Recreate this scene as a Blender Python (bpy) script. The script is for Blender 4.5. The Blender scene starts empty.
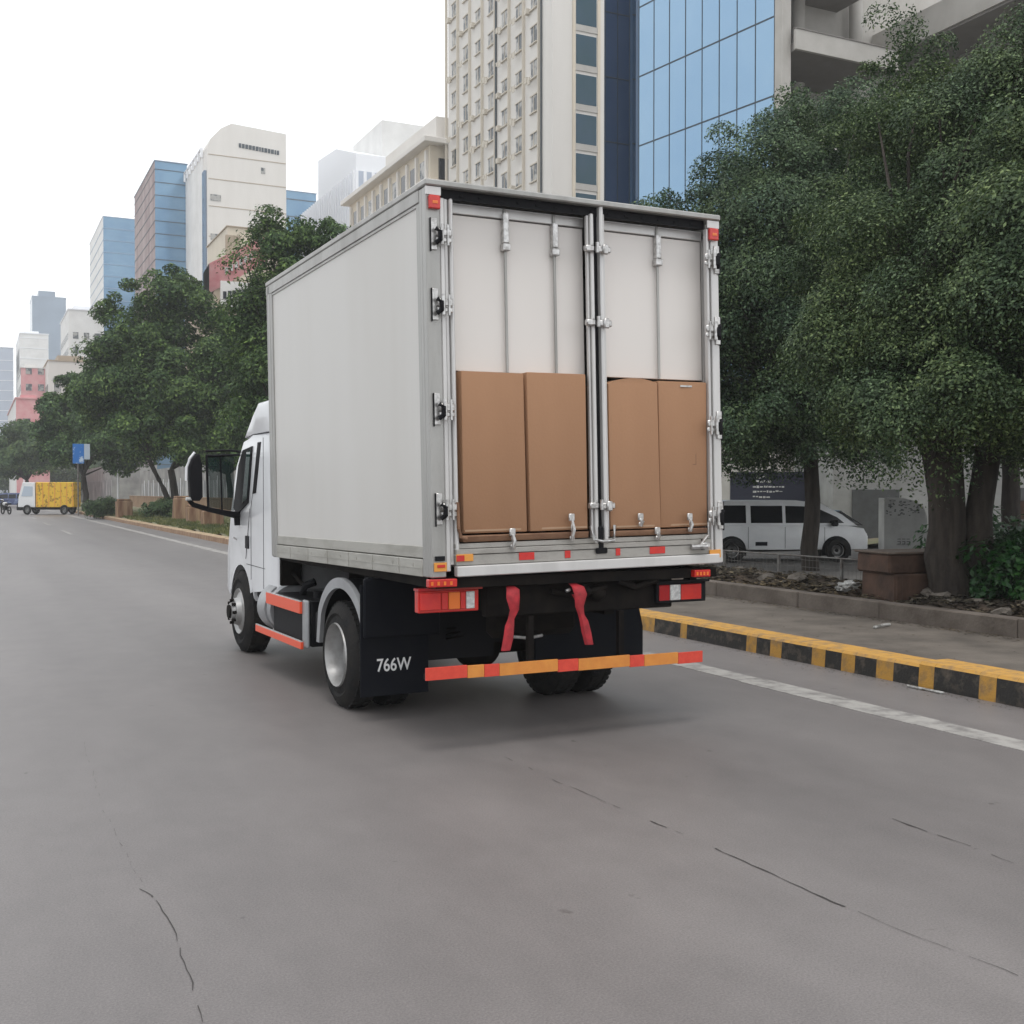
import bpy, bmesh, math, random
import numpy as np
from mathutils import Matrix, Vector
random.seed(7); R = math.radians
scene = bpy.context.scene
COL = scene.collection
# ------------------------------------------------------------------ camera maths (metres, camera above the origin)
CAMF, YAW, PIT, CH = 1122.91, .4474, .0177, 1.6675
def ray(x, y):
    a = (x-512)/CAMF; b = (512-y)/CAMF
    cp, sp = math.cos(PIT), math.sin(PIT); F = cp+b*sp; Z = -sp+b*cp
    s, c = math.sin(YAW), math.cos(YAW)
    return Vector((a*c+F*s, -a*s+F*c, Z))
def spot(x, y, d):           # a point d metres ahead of the viewer's plane
    r = ray(x, y); return Vector((0, 0, CH)) + r*d
# ------------------------------------------------------------------ materials
def nodes(m): return m.node_tree.nodes, m.node_tree.links
def mat(name, c, rough=.6, metal=0, c2=None, scale=3, contrast=(.35, .65), bump=0, bscale=60, stretch=None, spec=.5, coat=0, detail=6):
    m = bpy.data.materials.new(name); m.use_nodes = True
    N, L = nodes(m); b = N['Principled BSDF']
    b.inputs['Base Color'].default_value = (*c, 1); b.inputs['Roughness'].default_value = rough
    b.inputs['Metallic'].default_value = metal; b.inputs['Specular IOR Level'].default_value = spec
    b.inputs['Coat Weight'].default_value = coat
    tc = N.new('ShaderNodeTexCoord'); src = tc.outputs['Object']
    mp = N.new('ShaderNodeMapping'); L.new(src, mp.inputs['Vector'])
    if stretch: mp.inputs['Scale'].default_value = stretch
    if c2 is not None:
        n = N.new('ShaderNodeTexNoise'); n.inputs['Scale'].default_value = scale; n.inputs['Detail'].default_value = detail
        n.inputs['Roughness'].default_value = .6
        L.new(mp.outputs[0], n.inputs['Vector'])
        r = N.new('ShaderNodeValToRGB'); r.color_ramp.elements[0].position = contrast[0]; r.color_ramp.elements[1].position = contrast[1]
        r.color_ramp.elements[0].color = (*c, 1); r.color_ramp.elements[1].color = (*c2, 1)
        L.new(n.outputs['Fac'], r.inputs[0]); L.new(r.outputs[0], b.inputs['Base Color'])
    if bump:
        n = N.new('ShaderNodeTexNoise'); n.inputs['Scale'].default_value = bscale; n.inputs['Detail'].default_value = 5
        L.new(tc.outputs['Object'], n.inputs['Vector'])
        bp = N.new('ShaderNodeBump'); bp.inputs['Strength'].default_value = bump; bp.inputs['Distance'].default_value = .02
        L.new(n.outputs['Fac'], bp.inputs['Height']); L.new(bp.outputs[0], b.inputs['Normal'])
    return m
def leafmat(name, c1, c2, trans=.25, rough=.45):
    m = bpy.data.materials.new(name); m.use_nodes = True; N, L = nodes(m); b = N['Principled BSDF']
    g = N.new('ShaderNodeNewGeometry'); r = N.new('ShaderNodeValToRGB')
    r.color_ramp.elements[0].color = (*c1, 1); r.color_ramp.elements[1].color = (*c2, 1)
    e = r.color_ramp.elements.new(.62); e.color = tuple(.75*a+.25*bb for a, bb in zip(c1, c2))+(1,)
    e = r.color_ramp.elements.new(.86); e.color = tuple(.35*a+.65*bb for a, bb in zip(c1, c2))+(1,)  # palest few leaves paint the sky sparkle into the crowns
    L.new(g.outputs['Random Per Island'], r.inputs[0]); L.new(r.outputs[0], b.inputs['Base Color'])
    b.inputs['Roughness'].default_value = rough; b.inputs['Specular IOR Level'].default_value = .25
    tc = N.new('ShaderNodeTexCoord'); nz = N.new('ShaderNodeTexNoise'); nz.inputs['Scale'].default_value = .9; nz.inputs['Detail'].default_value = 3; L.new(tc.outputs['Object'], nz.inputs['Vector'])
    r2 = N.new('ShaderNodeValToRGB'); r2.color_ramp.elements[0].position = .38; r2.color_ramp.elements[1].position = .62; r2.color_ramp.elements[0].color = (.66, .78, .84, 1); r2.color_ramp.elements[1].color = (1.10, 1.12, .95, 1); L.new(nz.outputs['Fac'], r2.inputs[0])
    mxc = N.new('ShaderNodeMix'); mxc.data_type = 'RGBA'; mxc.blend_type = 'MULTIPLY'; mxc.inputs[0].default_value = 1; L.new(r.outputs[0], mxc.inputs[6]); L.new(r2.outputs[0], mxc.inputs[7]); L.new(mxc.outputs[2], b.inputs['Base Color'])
    t = N.new('ShaderNodeBsdfTranslucent'); L.new(mxc.outputs[2], t.inputs['Color'])
    mx = N.new('ShaderNodeMixShader'); mx.inputs[0].default_value = trans
    L.new(b.outputs[0], mx.inputs[1]); L.new(t.outputs[0], mx.inputs[2])
    L.new(mx.outputs[0], N['Material Output'].inputs['Surface'])
    return m
def roadmat():
    m = bpy.data.materials.new('asphalt'); m.use_nodes = True; N, L = nodes(m); b = N['Principled BSDF']
    tc = N.new('ShaderNodeTexCoord')
    def noise(sc, st, d=5, rg=.6):
        mp = N.new('ShaderNodeMapping'); mp.inputs['Scale'].default_value = st; L.new(tc.outputs['Object'], mp.inputs['Vector'])
        n = N.new('ShaderNodeTexNoise'); n.inputs['Scale'].default_value = sc; n.inputs['Detail'].default_value = d; n.inputs['Roughness'].default_value = rg
        L.new(mp.outputs[0], n.inputs['Vector']); return n
    def ramp(n, p0, c0, p1, c1):
        r = N.new('ShaderNodeValToRGB'); r.color_ramp.elements[0].position = p0; r.color_ramp.elements[1].position = p1
        r.color_ramp.elements[0].color = (*c0, 1); r.color_ramp.elements[1].color = (*c1, 1); L.new(n.outputs['Fac'], r.inputs[0]); return r
    def mul(a, bb):
        x = N.new('ShaderNodeMix'); x.data_type = 'RGBA'; x.blend_type = 'MULTIPLY'; x.inputs[0].default_value = 1
        L.new(a.outputs[0] if a.bl_idname != 'ShaderNodeMix' else a.outputs[2], x.inputs[6]); L.new(bb.outputs[0], x.inputs[7]); return x
    base = ramp(noise(.5, (1, .25, 1), 6), .3, (.160, .145, .140), .7, (.200, .181, .175))
    wear = ramp(noise(.55, (1, .03, 1), 2), .35, (.86, .85, .85), .65, (1.06, 1.06, 1.06))
    blot = ramp(noise(3, (1, .6, 1), 8, .7), .3, (.9, .9, .9), .62, (1.05, 1.05, 1.05))
    fine = ramp(noise(110, (1, 1, 1), 4, .8), .3, (.66, .66, .66), .7, (1.34, 1.34, 1.34))
    spots = ramp(noise(6, (1, 1, 1), 2), .22, (.55, .53, .52), .27, (1, 1, 1))
    o = mul(mul(mul(mul(base, wear), blot), fine), spots)
    L.new(o.outputs[2], b.inputs['Base Color'])
    b.inputs['Roughness'].default_value = .50; b.inputs['Specular IOR Level'].default_value = .60; b.inputs['Specular Tint'].default_value = (.85, .93, 1, 1)
    bp = N.new('ShaderNodeBump'); bp.inputs['Strength'].default_value = .35; bp.inputs['Distance'].default_value = .004
    L.new(noise(120, (1, 1, 1), 4, .7).outputs['Fac'], bp.inputs['Height']); L.new(bp.outputs[0], b.inputs['Normal'])
    return m
M = {}
M['asphalt'] = roadmat()
M['ground'] = mat('ground_dirt', (.13, .115, .10), .9, c2=(.21, .19, .165), scale=.6, bump=.4, bscale=8)
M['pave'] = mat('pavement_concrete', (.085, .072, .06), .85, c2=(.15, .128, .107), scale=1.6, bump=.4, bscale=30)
M['paint_line'] = mat('worn_road_paint', (.19, .178, .17), .7, c2=(.35, .335, .315), scale=5, contrast=(.36, .56), bump=.2, bscale=90, detail=9)
M['crack'] = mat('crack_tar', (.045, .04, .038), .8)
M['yellow'] = mat('kerb_yellow', (.52, .28, .055), .75, c2=(.22, .15, .085), scale=9, contrast=(.46, .72), bump=.3, bscale=40, detail=9)
M['kblack'] = mat('kerb_black', (.026, .024, .022), .8, c2=(.13, .105, .08), scale=9, contrast=(.48, .75), bump=.3, bscale=40, detail=9)
M['kplain'] = mat('kerb_rusty_concrete', (.17, .085, .05), .9, c2=(.38, .26, .16), scale=3, contrast=(.35, .65), stretch=(1, 2, .1), bump=.3)
M['ktop'] = mat('kerb_top_concrete', (.46, .34, .21), .9, c2=(.34, .25, .16), scale=3)
M['wallc'] = mat('low_wall_concrete', (.085, .068, .055), .9, c2=(.15, .125, .105), scale=2.2, bump=.4, bscale=25, detail=9)  # wall colour darkened so it carries the tree shade as well
M['soil'] = mat('soil', (.04, .03, .023), .95, c2=(.09, .066, .048), scale=3, bump=.9, bscale=14, detail=9)  # soil colour also darkened for the shade under the trees
M['verge'] = mat('dry_verge', (.17, .14, .10), .95, c2=(.17, .19, .09), scale=.7, bump=.8, bscale=9, detail=9)
M['yard'] = mat('yard_tarmac', (.10, .095, .09), .9, c2=(.14, .13, .12), scale=1)
M['litter'] = leafmat('dry_leaves', (.03, .02, .015), (.20, .15, .10), .1, .8)
# truck
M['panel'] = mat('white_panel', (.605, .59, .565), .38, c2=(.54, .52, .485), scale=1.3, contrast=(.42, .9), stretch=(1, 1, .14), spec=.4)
M['door_white'] = mat('door_panel_white', (.745, .705, .672), .4, c2=(.70, .665, .632), scale=1, stretch=(1, 1, .4))  # lighter base than the side panels, carrying the stronger light on the rear
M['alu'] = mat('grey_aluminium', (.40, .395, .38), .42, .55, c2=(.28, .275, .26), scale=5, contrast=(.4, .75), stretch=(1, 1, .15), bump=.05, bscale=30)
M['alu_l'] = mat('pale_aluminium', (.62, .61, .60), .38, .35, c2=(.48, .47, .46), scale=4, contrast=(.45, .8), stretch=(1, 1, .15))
M['rail'] = mat('dirty_side_rail', (.42, .41, .375), .55, .2, c2=(.23, .22, .19), scale=6, contrast=(.42, .8), stretch=(1, .3, 1), bump=.1, detail=9)
M['sill'] = mat('dirty_sill', (.36, .345, .32), .5, .3, c2=(.15, .135, .115), scale=5, contrast=(.5, .85), stretch=(.4, 1, 1), bump=.15, detail=9)
M['chrome'] = mat('zinc_fitting', (.62, .61, .60), .3, .8, c2=(.3, .29, .28), scale=30, contrast=(.4, .7))
M['blackp'] = mat('black_plastic', (.009, .009, .011), .6, spec=.15, bump=.1, bscale=20)
M['flapm'] = mat('black_rubber_flap', (.006, .007, .011), .6, c2=(.010, .011, .014), scale=4, spec=.08, bump=.1, bscale=6)
M['frame'] = mat('chassis_black', (.007, .006, .006), .75, c2=(.016, .013, .011), scale=8, spec=.1)
M['tyre'] = mat('tyre_rubber', (.016, .016, .017), .85, c2=(.030, .028, .026), scale=7, spec=.15, bump=.3, bscale=40)
M['rim'] = mat('steel_rim', (.42, .42, .42), .4, .5, c2=(.27, .26, .25), scale=6, bump=.1)
M['cab'] = mat('cab_white_paint', (.78, .79, .81), .25, c2=(.72, .73, .75), scale=2, coat=.4)
M['cabgrey'] = mat('cab_rear_grey', (.40, .40, .41), .5, c2=(.3, .3, .3), scale=3)
M['glass'] = mat('dark_green_glass', (.012, .03, .028), .06, c2=(.03, .07, .06), scale=3, spec=.8)
M['mirror'] = mat('mirror_glass', (.5, .55, .53), .05, 1)
M['red'] = mat('red_lens', (.62, .03, .02), .25, c2=(.5, .02, .02), scale=8, coat=.4)
M['darkred'] = mat('dark_red_lens', (.35, .008, .012), .2, coat=.5)
M['orange'] = mat('orange_lens', (.75, .17, .02), .3, coat=.3)
M['amber'] = mat('amber_lens', (.70, .30, .05), .4)
M['lensw'] = mat('white_lens', (.7, .7, .68), .25, c2=(.4, .4, .4), scale=40)
M['refred'] = mat('red_reflective_tape', (.68, .07, .04), .4, c2=(.6, .05, .03), scale=20)
M['reforg'] = mat('orange_reflective_tape', (.68, .27, .05), .4, c2=(.60, .21, .04), scale=12)
M['stripe'] = mat('red_orange_stripe', (.80, .10, .04), .4)
M['strap'] = mat('red_webbing_strap', (.42, .018, .028), .7, c2=(.22, .010, .015), scale=15, bump=.2)
M['silver'] = mat('silver_plastic', (.36, .37, .38), .45, .3, c2=(.28, .28, .29), scale=4)
M['text'] = mat('white_lettering', (.75, .75, .75), .6)
M['card'] = mat('cardboard', (.385, .218, .128), .85, c2=(.325, .18, .104), scale=1.3, contrast=(.3, .75), stretch=(1, 1, .3), bump=.08, bscale=50, spec=.2)
M['cardedge'] = mat('cardboard_tape', (.41, .27, .175), .6, spec=.3)
M['carddark'] = mat('cardboard_tray', (.25, .14, .08), .85, c2=(.17, .085, .05), scale=5, bump=.1)
# ------------------------------------------------------------------ mesh helpers
def mark(o, label=None, cat=None, group=None, kind=None):
    if label: o['label'] = label
    if cat: o['category'] = cat
    if group: o['group'] = group
    if kind: o['kind'] = kind
    return o
def empty(name, loc=(0, 0, 0), rz=0):
    o = bpy.data.objects.new(name, None); COL.objects.link(o); o.location = loc; o.rotation_euler = (0, 0, rz); o.empty_display_size = .3
    return o
def obj(name, bm, mats, parent=None, smooth=None, tf=None):
    if tf is not None: bm.transform(tf)
    me = bpy.data.meshes.new(name); bmesh.ops.recalc_face_normals(bm, faces=bm.faces[:]) if bm.faces else None
    bm.to_mesh(me); bm.free()
    for m in (mats if isinstance(mats, (list, tuple)) else [mats]): me.materials.append(M[m] if isinstance(m, str) else m)
    if smooth:
        for p in me.polygons: p.use_smooth = True
        me.set_sharp_from_angle(angle=R(smooth))
    o = bpy.data.objects.new(name, me); COL.objects.link(o)
    if parent: o.parent = parent
    return o
def NB(): return bmesh.new()
def box(bm, x0, x1, y0, y1, z0, z1, mi=0, bev=0, seg=1):
    v = [bm.verts.new(p) for p in ((x0, y0, z0), (x1, y0, z0), (x1, y1, z0), (x0, y1, z0), (x0, y0, z1), (x1, y0, z1), (x1, y1, z1), (x0, y1, z1))]
    fs = [bm.faces.new([v[i] for i in f]) for f in ((3, 2, 1, 0), (4, 5, 6, 7), (0, 1, 5, 4), (1, 2, 6, 5), (2, 3, 7, 6), (3, 0, 4, 7))]
    for f in fs: f.material_index = mi
    if bev:
        es = list({e for f in fs for e in f.edges})
        r = bmesh.ops.bevel(bm, geom=es, offset=bev, segments=seg, affect='EDGES', profile=.5)
        for f in r['faces']: f.material_index = mi
    return bm
def prism(bm, pts, a0, a1, axis='x', mi=0, bev=0):
    def P(p, a):
        return {'x': (a, p[0], p[1]), 'y': (p[0], a, p[1]), 'z': (p[0], p[1], a)}[axis]
    A = [bm.verts.new(P(p, a0)) for p in pts]; B = [bm.verts.new(P(p, a1)) for p in pts]; n = len(pts)
    fs = [bm.faces.new(A), bm.faces.new(B[::-1])]
    for i in range(n): fs.append(bm.faces.new((A[i], B[i], B[(i+1) % n], A[(i+1) % n])))
    for f in fs: f.material_index = mi
    if bev:
        es = list({e for f in fs[:2] for e in f.edges})
        r = bmesh.ops.bevel(bm, geom=es, offset=bev, segments=3, affect='EDGES', profile=.5)
        for f in r['faces']: f.material_index = mi
    return bm
def tube(bm, pts, r, seg=8, mi=0, cap=True):
    pts = [Vector(p) for p in pts]; rs = r if isinstance(r, (list, tuple)) else [r]*len(pts); rings = []
    for i, p in enumerate(pts):
        d = (pts[min(i+1, len(pts)-1)]-pts[max(i-1, 0)]).normalized()
        u = d.orthogonal().normalized() if abs(d.z) < .9 else d.cross(Vector((0, 1, 0))).normalized()
        if abs(d.z) < .9: u = d.cross(Vector((0, 0, 1))).normalized()
        w = d.cross(u)
        rings.append([bm.verts.new(p+(u*math.cos(t)+w*math.sin(t))*rs[i]) for t in [2*math.pi*k/seg for k in range(seg)]])
    for a, b in zip(rings, rings[1:]):
        for k in range(seg):
            f = bm.faces.new((a[k], a[(k+1) % seg], b[(k+1) % seg], b[k])); f.material_index = mi
    if cap:
        bm.faces.new(rings[0][::-1]).material_index = mi; bm.faces.new(rings[-1]).material_index = mi
    return bm
def lathe(bm, prof, cx, cy, cz, seg=40, mi=0, close=False):   # profile (x offset along axle, radius), axle along X
    rings = []
    for (a, r) in prof:
        if r < 1e-5: rings.append([bm.verts.new((cx+a, cy, cz))]*seg)
        else: rings.append([bm.verts.new((cx+a, cy+r*math.cos(2*math.pi*k/seg), cz+r*math.sin(2*math.pi*k/seg))) for k in range(seg)])
    pr = list(zip(rings, rings[1:]))
    if close: pr.append((rings[-1], rings[0]))
    for A, B in pr:
        for k in range(seg):
            vs = []
            for v in (A[k], A[(k+1) % seg], B[(k+1) % seg], B[k]):
                if v not in vs: vs.append(v)
            if len(vs) > 2:
                f = bm.faces.new(vs); f.material_index = mi
    return bm
def copy_tree(o, parent=None):
    c = o.copy(); COL.objects.link(c); c.parent = parent
    for ch in list(o.children): copy_tree(ch, c)
    return c
def polymesh(name, V, F, mats, parent=None):
    V = np.asarray(V, dtype=np.float32); F = np.asarray(F, dtype=np.int32); n = F.shape[1]
    me = bpy.data.meshes.new(name)
    me.vertices.add(len(V)); me.vertices.foreach_set('co', V.ravel())
    me.loops.add(F.size); me.loops.foreach_set('vertex_index', F.ravel())
    me.polygons.add(len(F)); me.polygons.foreach_set('loop_start', np.arange(0, F.size, n, dtype=np.int32))
    try: me.polygons.foreach_set('loop_total', np.full(len(F), n, dtype=np.int32))
    except Exception: pass
    me.update(calc_edges=True)
    for m in mats: me.materials.append(M[m] if isinstance(m, str) else m)
    o = bpy.data.objects.new(name, me); COL.objects.link(o)
    if parent: o.parent = parent
    return o
# ------------------------------------------------------------------ THE TRUCK (local: x right, y forward, z up)
truck = empty('box_truck', (2.6004, 6.5791, 0), .038)
mark(truck, 'white box truck with tall cargo body, black mudflaps and orange rear bar driving ahead', 'truck')
ZB = 1.1257
TB = Matrix.Translation((0, 0, ZB)) @ Matrix.Rotation(-.0134, 4, 'X') @ Matrix.Rotation(-.0138, 4, 'Y') @ Matrix.Translation((0, 0, -ZB))
W, LB, ZT = 2.3, 3.65, 3.626
# cargo box
b = NB()
box(b, .012, .05, .14, 3.47, 1.30, 3.50); box(b, W-.05, W-.012, .14, 3.47, 1.30, 3.50)
box(b, .05, W-.05, 3.56, 3.60, 1.2, 3.58); box(b, .05, W-.05, .16, 3.56, 3.585, 3.61)
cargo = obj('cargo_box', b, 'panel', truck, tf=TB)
b = NB(); box(b, .055, W-.055, .17, 3.55, 1.18, 1.335); obj('load_floor', b, 'sill', cargo, tf=TB)
for sx in (0, 1):       # side rails
    b = NB()
    def X(a, c, *r, **k):
        if sx: a, c = W-c, W-a
        box(b, a, c, *r, **k)
    X(-.004, .05, .10, LB-.01, 3.505, 3.585, bev=.004); X(-.006, .06, .112, LB, 3.588, 3.630, bev=.008)
    X(.004, .05, .10, LB-.01, 3.485, 3.503)
    obj('top_rail', b, 'alu', cargo, tf=TB)
    b = NB(); X(.006, .05, .157, 3.47, 1.245, 1.322, bev=.004); X(0, .05, .157, 3.47, ZB, 1.238, bev=.004); X(-.003, .002, .157, 3.47, 1.178, 1.184)
    for k in range(9): X(-.004, .0, .3+k*.36, .31+k*.36, 1.19, 1.21)
    for k in range(6): X(-.004, .0, .55+k*.5, .558+k*.5, 1.13, 1.235)
    obj('bottom_rail', b, 'rail', cargo, tf=TB)
    b = NB(); X(0, .065 if sx else .10, 0, .055, ZB, 3.586, bev=.006); X(0, .045, .058, .10, ZB, 3.586, bev=.006); X(.003, .045, .102, .156, ZB, 3.5, bev=.006)
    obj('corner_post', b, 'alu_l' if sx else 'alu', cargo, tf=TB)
    b = NB(); X(0, .05, 3.472, 3.52, ZB, 3.586, bev=.006); X(-.004, .05, 3.522, 3.60, ZB, 3.586, bev=.01); X(0, .05, 3.602, LB, ZB, 3.586, bev=.014)
    obj('corner_post', b, 'alu', cargo, tf=TB)
    # jamb ribs and hinges beside the doors
    b = NB()
    if sx: X(.067, .082, .02, .05, 1.2, 3.53, bev=.004); X(.084, .104, .0, .045, 1.2, 3.53, bev=.006)
    else: X(.104, .138, .012, .09, 1.16, 3.53, bev=.006); X(.142, .168, .03, .09, 1.2, 3.53, bev=.004); X(.171, .196, .004, .10, 1.2, 3.53, bev=.008)
    obj('door_jamb', b, 'alu_l', cargo, tf=TB)
    # small side reflector dot
b = NB(); box(b, -.008, W+.008, -.025, .11, 3.590, 3.630, bev=.008); obj('roof_cap', b, 'alu', cargo, tf=TB)
b = NB(); box(b, .105, 2.195, .03, .06, 3.53, 3.588)
for k in range(14): x = .25+k*.14; box(b, x, x+.02+.04*random.random(), .022, .03, 3.55, 3.562)
obj('header_strip', b, 'blackp', cargo, tf=TB)  # black strip set back under the roof cap
b = NB(); box(b, .0, .105, -.012, -.001, 3.535, 3.586); obj('header_cap', b, 'alu_l', cargo, tf=TB); b = NB(); box(b, 2.195, W, -.012, -.001, 3.535, 3.586); obj('header_cap', b, 'alu_l', cargo, tf=TB)
# rear sill
b = NB(); box(b, .165, 2.25, -.028, .03, ZB, 1.193, bev=.006, mi=0)
obj('rear_sill', b, 'alu_l', cargo, tf=TB)
b = NB(); box(b, .17, 2.19, .0, .165, 1.196, 1.262, bev=.003); box(b, .17, 2.19, -.004, .165, 1.266, 1.300, bev=.003); box(b, .17, 2.19, .01, .165, 1.303, 1.335, bev=.003)
obj('sill_step', b, 'sill', cargo, tf=TB)
# doors
def door(x0, x1, rods):
    b = NB(); box(b, x0, x1, .13, .158, 2.452, 3.462, bev=.003)
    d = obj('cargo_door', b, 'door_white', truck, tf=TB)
    b = NB(); box(b, x0, x1, .112, .156, 3.468, 3.532, bev=.003); obj('door_header', b, 'alu_l', d, tf=TB)
    for x in rods:
        b = NB(); tube(b, [(x, .105, 2.45), (x, .105, 3.53)], .010, 10); obj('lock_rod', b, 'alu', d, 40, tf=TB)
        b = NB(); box(b, x-.02, x+.02, .075, .128, 3.3, 3.47 if x != rods[0] or x > 1.4 else 3.50, bev=.006)
        box(b, x-.028, x+.028, .07, .128, 3.25, 3.30, bev=.006); obj('rod_keeper', b, 'chrome', d, tf=TB)
    return d
dL = door(.198, 1.232, [.615, .99]); dR = door(1.30, 2.235, [1.835])
# centre posts with black gap
b = NB(); box(b, 1.198, 1.214, .02, .05, 1.34, 3.53, bev=.004); box(b, 1.217, 1.243, .0, .06, 1.30, 3.54, bev=.006)
box(b, 1.287, 1.318, -.008, .11, 1.30, 3.60, bev=.008); box(b, 1.321, 1.341, .02, .12, 1.34, 3.55, bev=.004)
cp = obj('centre_post', b, 'alu_l', truck, tf=TB)
b = NB(); box(b, 1.246, 1.30, .035, .12, 1.24, 3.54); box(b, 1.205, 1.30, -.02, -.005, 1.232, 1.272, bev=.008); box(b, 1.235, 1.275, -.015, .03, 1.25, 1.42, bev=.01)
obj('door_gasket', b, 'blackp', cp, tf=TB)
for z in (3.30, 2.80, 1.56):
    b = NB(); box(b, 1.165, 1.235, -.022, .02, z-.022, z+.022, bev=.008); box(b, 1.24, 1.36, -.035, -.009, z-.026, z+.018, bev=.008); box(b, 1.285, 1.33, -.05, -.03, z-.04, z+.03, bev=.008)
    tube(b, [(1.25, -.03, z-.03), (1.25, -.03, z+.04)], .012, 8)
    obj('latch_bracket', b, 'chrome', cp, 40, tf=TB)
b = NB(); tube(b, [(1.17, .0, 1.42), (1.19, -.03, 1.33), (1.25, -.035, 1.315), (1.34, -.035, 1.32), (1.37, 0, 1.42)], .011, 8); obj('latch_handle', b, 'chrome', cp, 40, tf=TB)
def hinge(x, z, s):
    b = NB(); box(b, x-.055, x-.01, -.012, 0., z-.10, z+.10, bev=.003)
    box(b, x-.02, x+.085, -.03, -.013, z-.012, z+.035, bev=.006); box(b, x-.02, x+.085, -.025, -.013, z-.05, z-.018, bev=.006)
    tube(b, [(x+.01, -.038, z-.07), (x+.01, -.038, z+.06)], .014, 10); tube(b, [(x+.055, -.03, z-.07), (x+.055, -.03, z+.06)], .009, 8)
    if s: 
        for v in b.verts: v.co.x = 2*x-v.co.x
    h = obj('hinge', b, 'chrome', cargo, 40, tf=TB)
    b = NB(); box(b, x-.058, x-.052, -.014, -.002, z-.11, z+.10); tube(b, [(x-.03, -.036, z+.03), (x-.005, -.05, z+.01), (x-.005, -.05, z-.04), (x-.03, -.03, z-.06)], .016, 8)
    if s:
        for v in b.verts: v.co.x = 2*x-v.co.x
    obj('hinge_pin', b, 'blackp', cargo, 40, tf=TB)
for z in (3.29, 2.85, 2.19, 1.56): hinge(.085, z, False)
for z in (3.31, 2.80, 2.12, 1.47): hinge(2.245, z, True)
# markers and reflectors
def plate(name, m, x0, x1, z0, z1, y=-.012, t=.008, parent=truck, tf=TB, bev=.002):
    b = NB(); box(b, x0, x1, y, y+t, z0, z1, bev=bev); return obj(name, b, m, parent, tf=tf)
for (x0, x1) in ((.018, .095), (2.205, 2.285)):
    p = plate('marker_lamp', 'red', x0, x1, 3.445, 3.53, -.03, .028, bev=.006); plate('lens_glint', 'orange', x0+.02, x1-.02, 3.475, 3.495, -.033, .004, parent=p)
for x0, x1 in ((.62, .735), (.968, 1.012), (1.373, 1.41), (1.655, 1.785)): plate('reflector', 'red', x0, x1, 1.213, 1.262, -.006, .005)
a = plate('side_marker', 'amber', .165, .285, 1.222, 1.268, -.012, .01); plate('marker_stain', 'red', .165, .22, 1.224, 1.262, -.016, .003, parent=a)
a = plate('side_marker', 'amber', .012, .098, 1.165, 1.222, -.012, .01); plate('marker_stain', 'red', .03, .085, 1.19, 1.208, -.016, .003, parent=a); plate('marker_bracket', 'blackp', .02, .085, 1.232, 1.262, -.016, .014, parent=a)
a = plate('side_marker', 'amber', 2.17, 2.27, 1.165, 1.222, -.012, .01)
b = NB(); box(b, 2.08, 2.16, -.04, .0, 1.235, 1.28, bev=.008); tube(b, [(2.05, -.03, 1.24), (2.14, -.03, 1.33), (2.15, -.03, 1.42)], .01, 8); tube(b, [(2.0, -.02, 1.25), (2.12, -.045, 1.25)], .02, 8); obj('door_catch', b, 'chrome', truck, 40, tf=TB)
b = NB(); box(b, 2.1, 2.125, -.012, 0, 1.225, 1.30); obj('catch_rubber', b, 'blackp', truck, tf=TB)
# toggle latches that hold the load
def toggle(x, z0, z1):
    b = NB(); h = z1-z0
    box(b, x-.022, x+.022, -.03, -.012, z1-.05, z1, bev=.005); tube(b, [(x, -.026, z1-.04), (x+.004, -.04, z0+h*.4), (x-.006, -.03, z0)], [.010, .014, .012], 8)
    box(b, x-.018, x+.018, -.032, -.014, z0, z0+.03, bev=.005); box(b, x-.012, x+.012, -.036, -.026, z0+h*.35, z0+h*.6, bev=.003)
    return obj('toggle_latch', b, 'chrome', truck, 40, tf=TB)
toggle(.565, 1.29, 1.425); toggle(1.015, 1.33, 1.51); toggle(1.57, 1.41, 1.50); toggle(1.71, 1.31, 1.40); toggle(1.99, 1.36, 1.49)
b = NB(); tube(b, [(.185, .0, 1.60), (.185, -.01, 1.43), (.20, -.01, 1.38), (.245, .0, 1.365)], .012, 8); obj('drain_hose', b, 'carddark', truck, 40, tf=TB)
# chassis
b = NB()
for x in (.78, 1.44): box(b, x, x+.08, .25, 5.6, .80, 1.04)
for y in (.3, 1.2, 2.3, 3.3, 4.3): box(b, .86, 1.44, y, y+.08, .82, 1.02)
for y in (.35, 1.05, 1.9, 2.7, 3.3): box(b, .08, 2.22, y, y+.07, 1.045, 1.12)
box(b, .06, .12, .2, 3.6, 1.05, 1.118); box(b, 2.18, 2.24, .2, 3.6, 1.05, 1.118)
box(b, .04, 2.26, .03, .10, 1.055, 1.122)
chas = obj('chassis_frame', b, 'frame', truck)
b = NB(); tube(b, [(.5, 1.70, .42), (1.85, 1.70, .42)], .07, 12)
bmesh.ops.create_icosphere(b, subdivisions=3, radius=.2, matrix=Matrix.Translation((1.15, 1.72, .43)))
obj('rear_axle', b, 'frame', truck, 40)
b = NB(); tube(b, [(1.15, 1.9, .48), (1.15, 4.4, .75)], .05, 10); box(b, .85, 1.45, 4.2, 5.3, .45, 1.0, bev=.05); tube(b, [(.55, 2.4, .68), (.55, 3.2, .68)], .17, 16); tube(b, [(1.75, 2.4, .68), (1.75, 3.5, .68)], .22, 16)
obj('drivetrain', b, 'frame', truck, 40)
b = NB()
for x in (.62, 1.62): 
    for k in range(4): prism(b, [(.95+k*.08, .62+.02*k), (1.3, .53+.025*k), (1.7, .50+.025*k), (2.1, .53+.025*k), (2.45-k*.08, .62+.02*k), (2.1, .55+.025*k), (1.7, .52+.025*k), (1.3, .55+.025*k)], x, x+.07)
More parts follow.
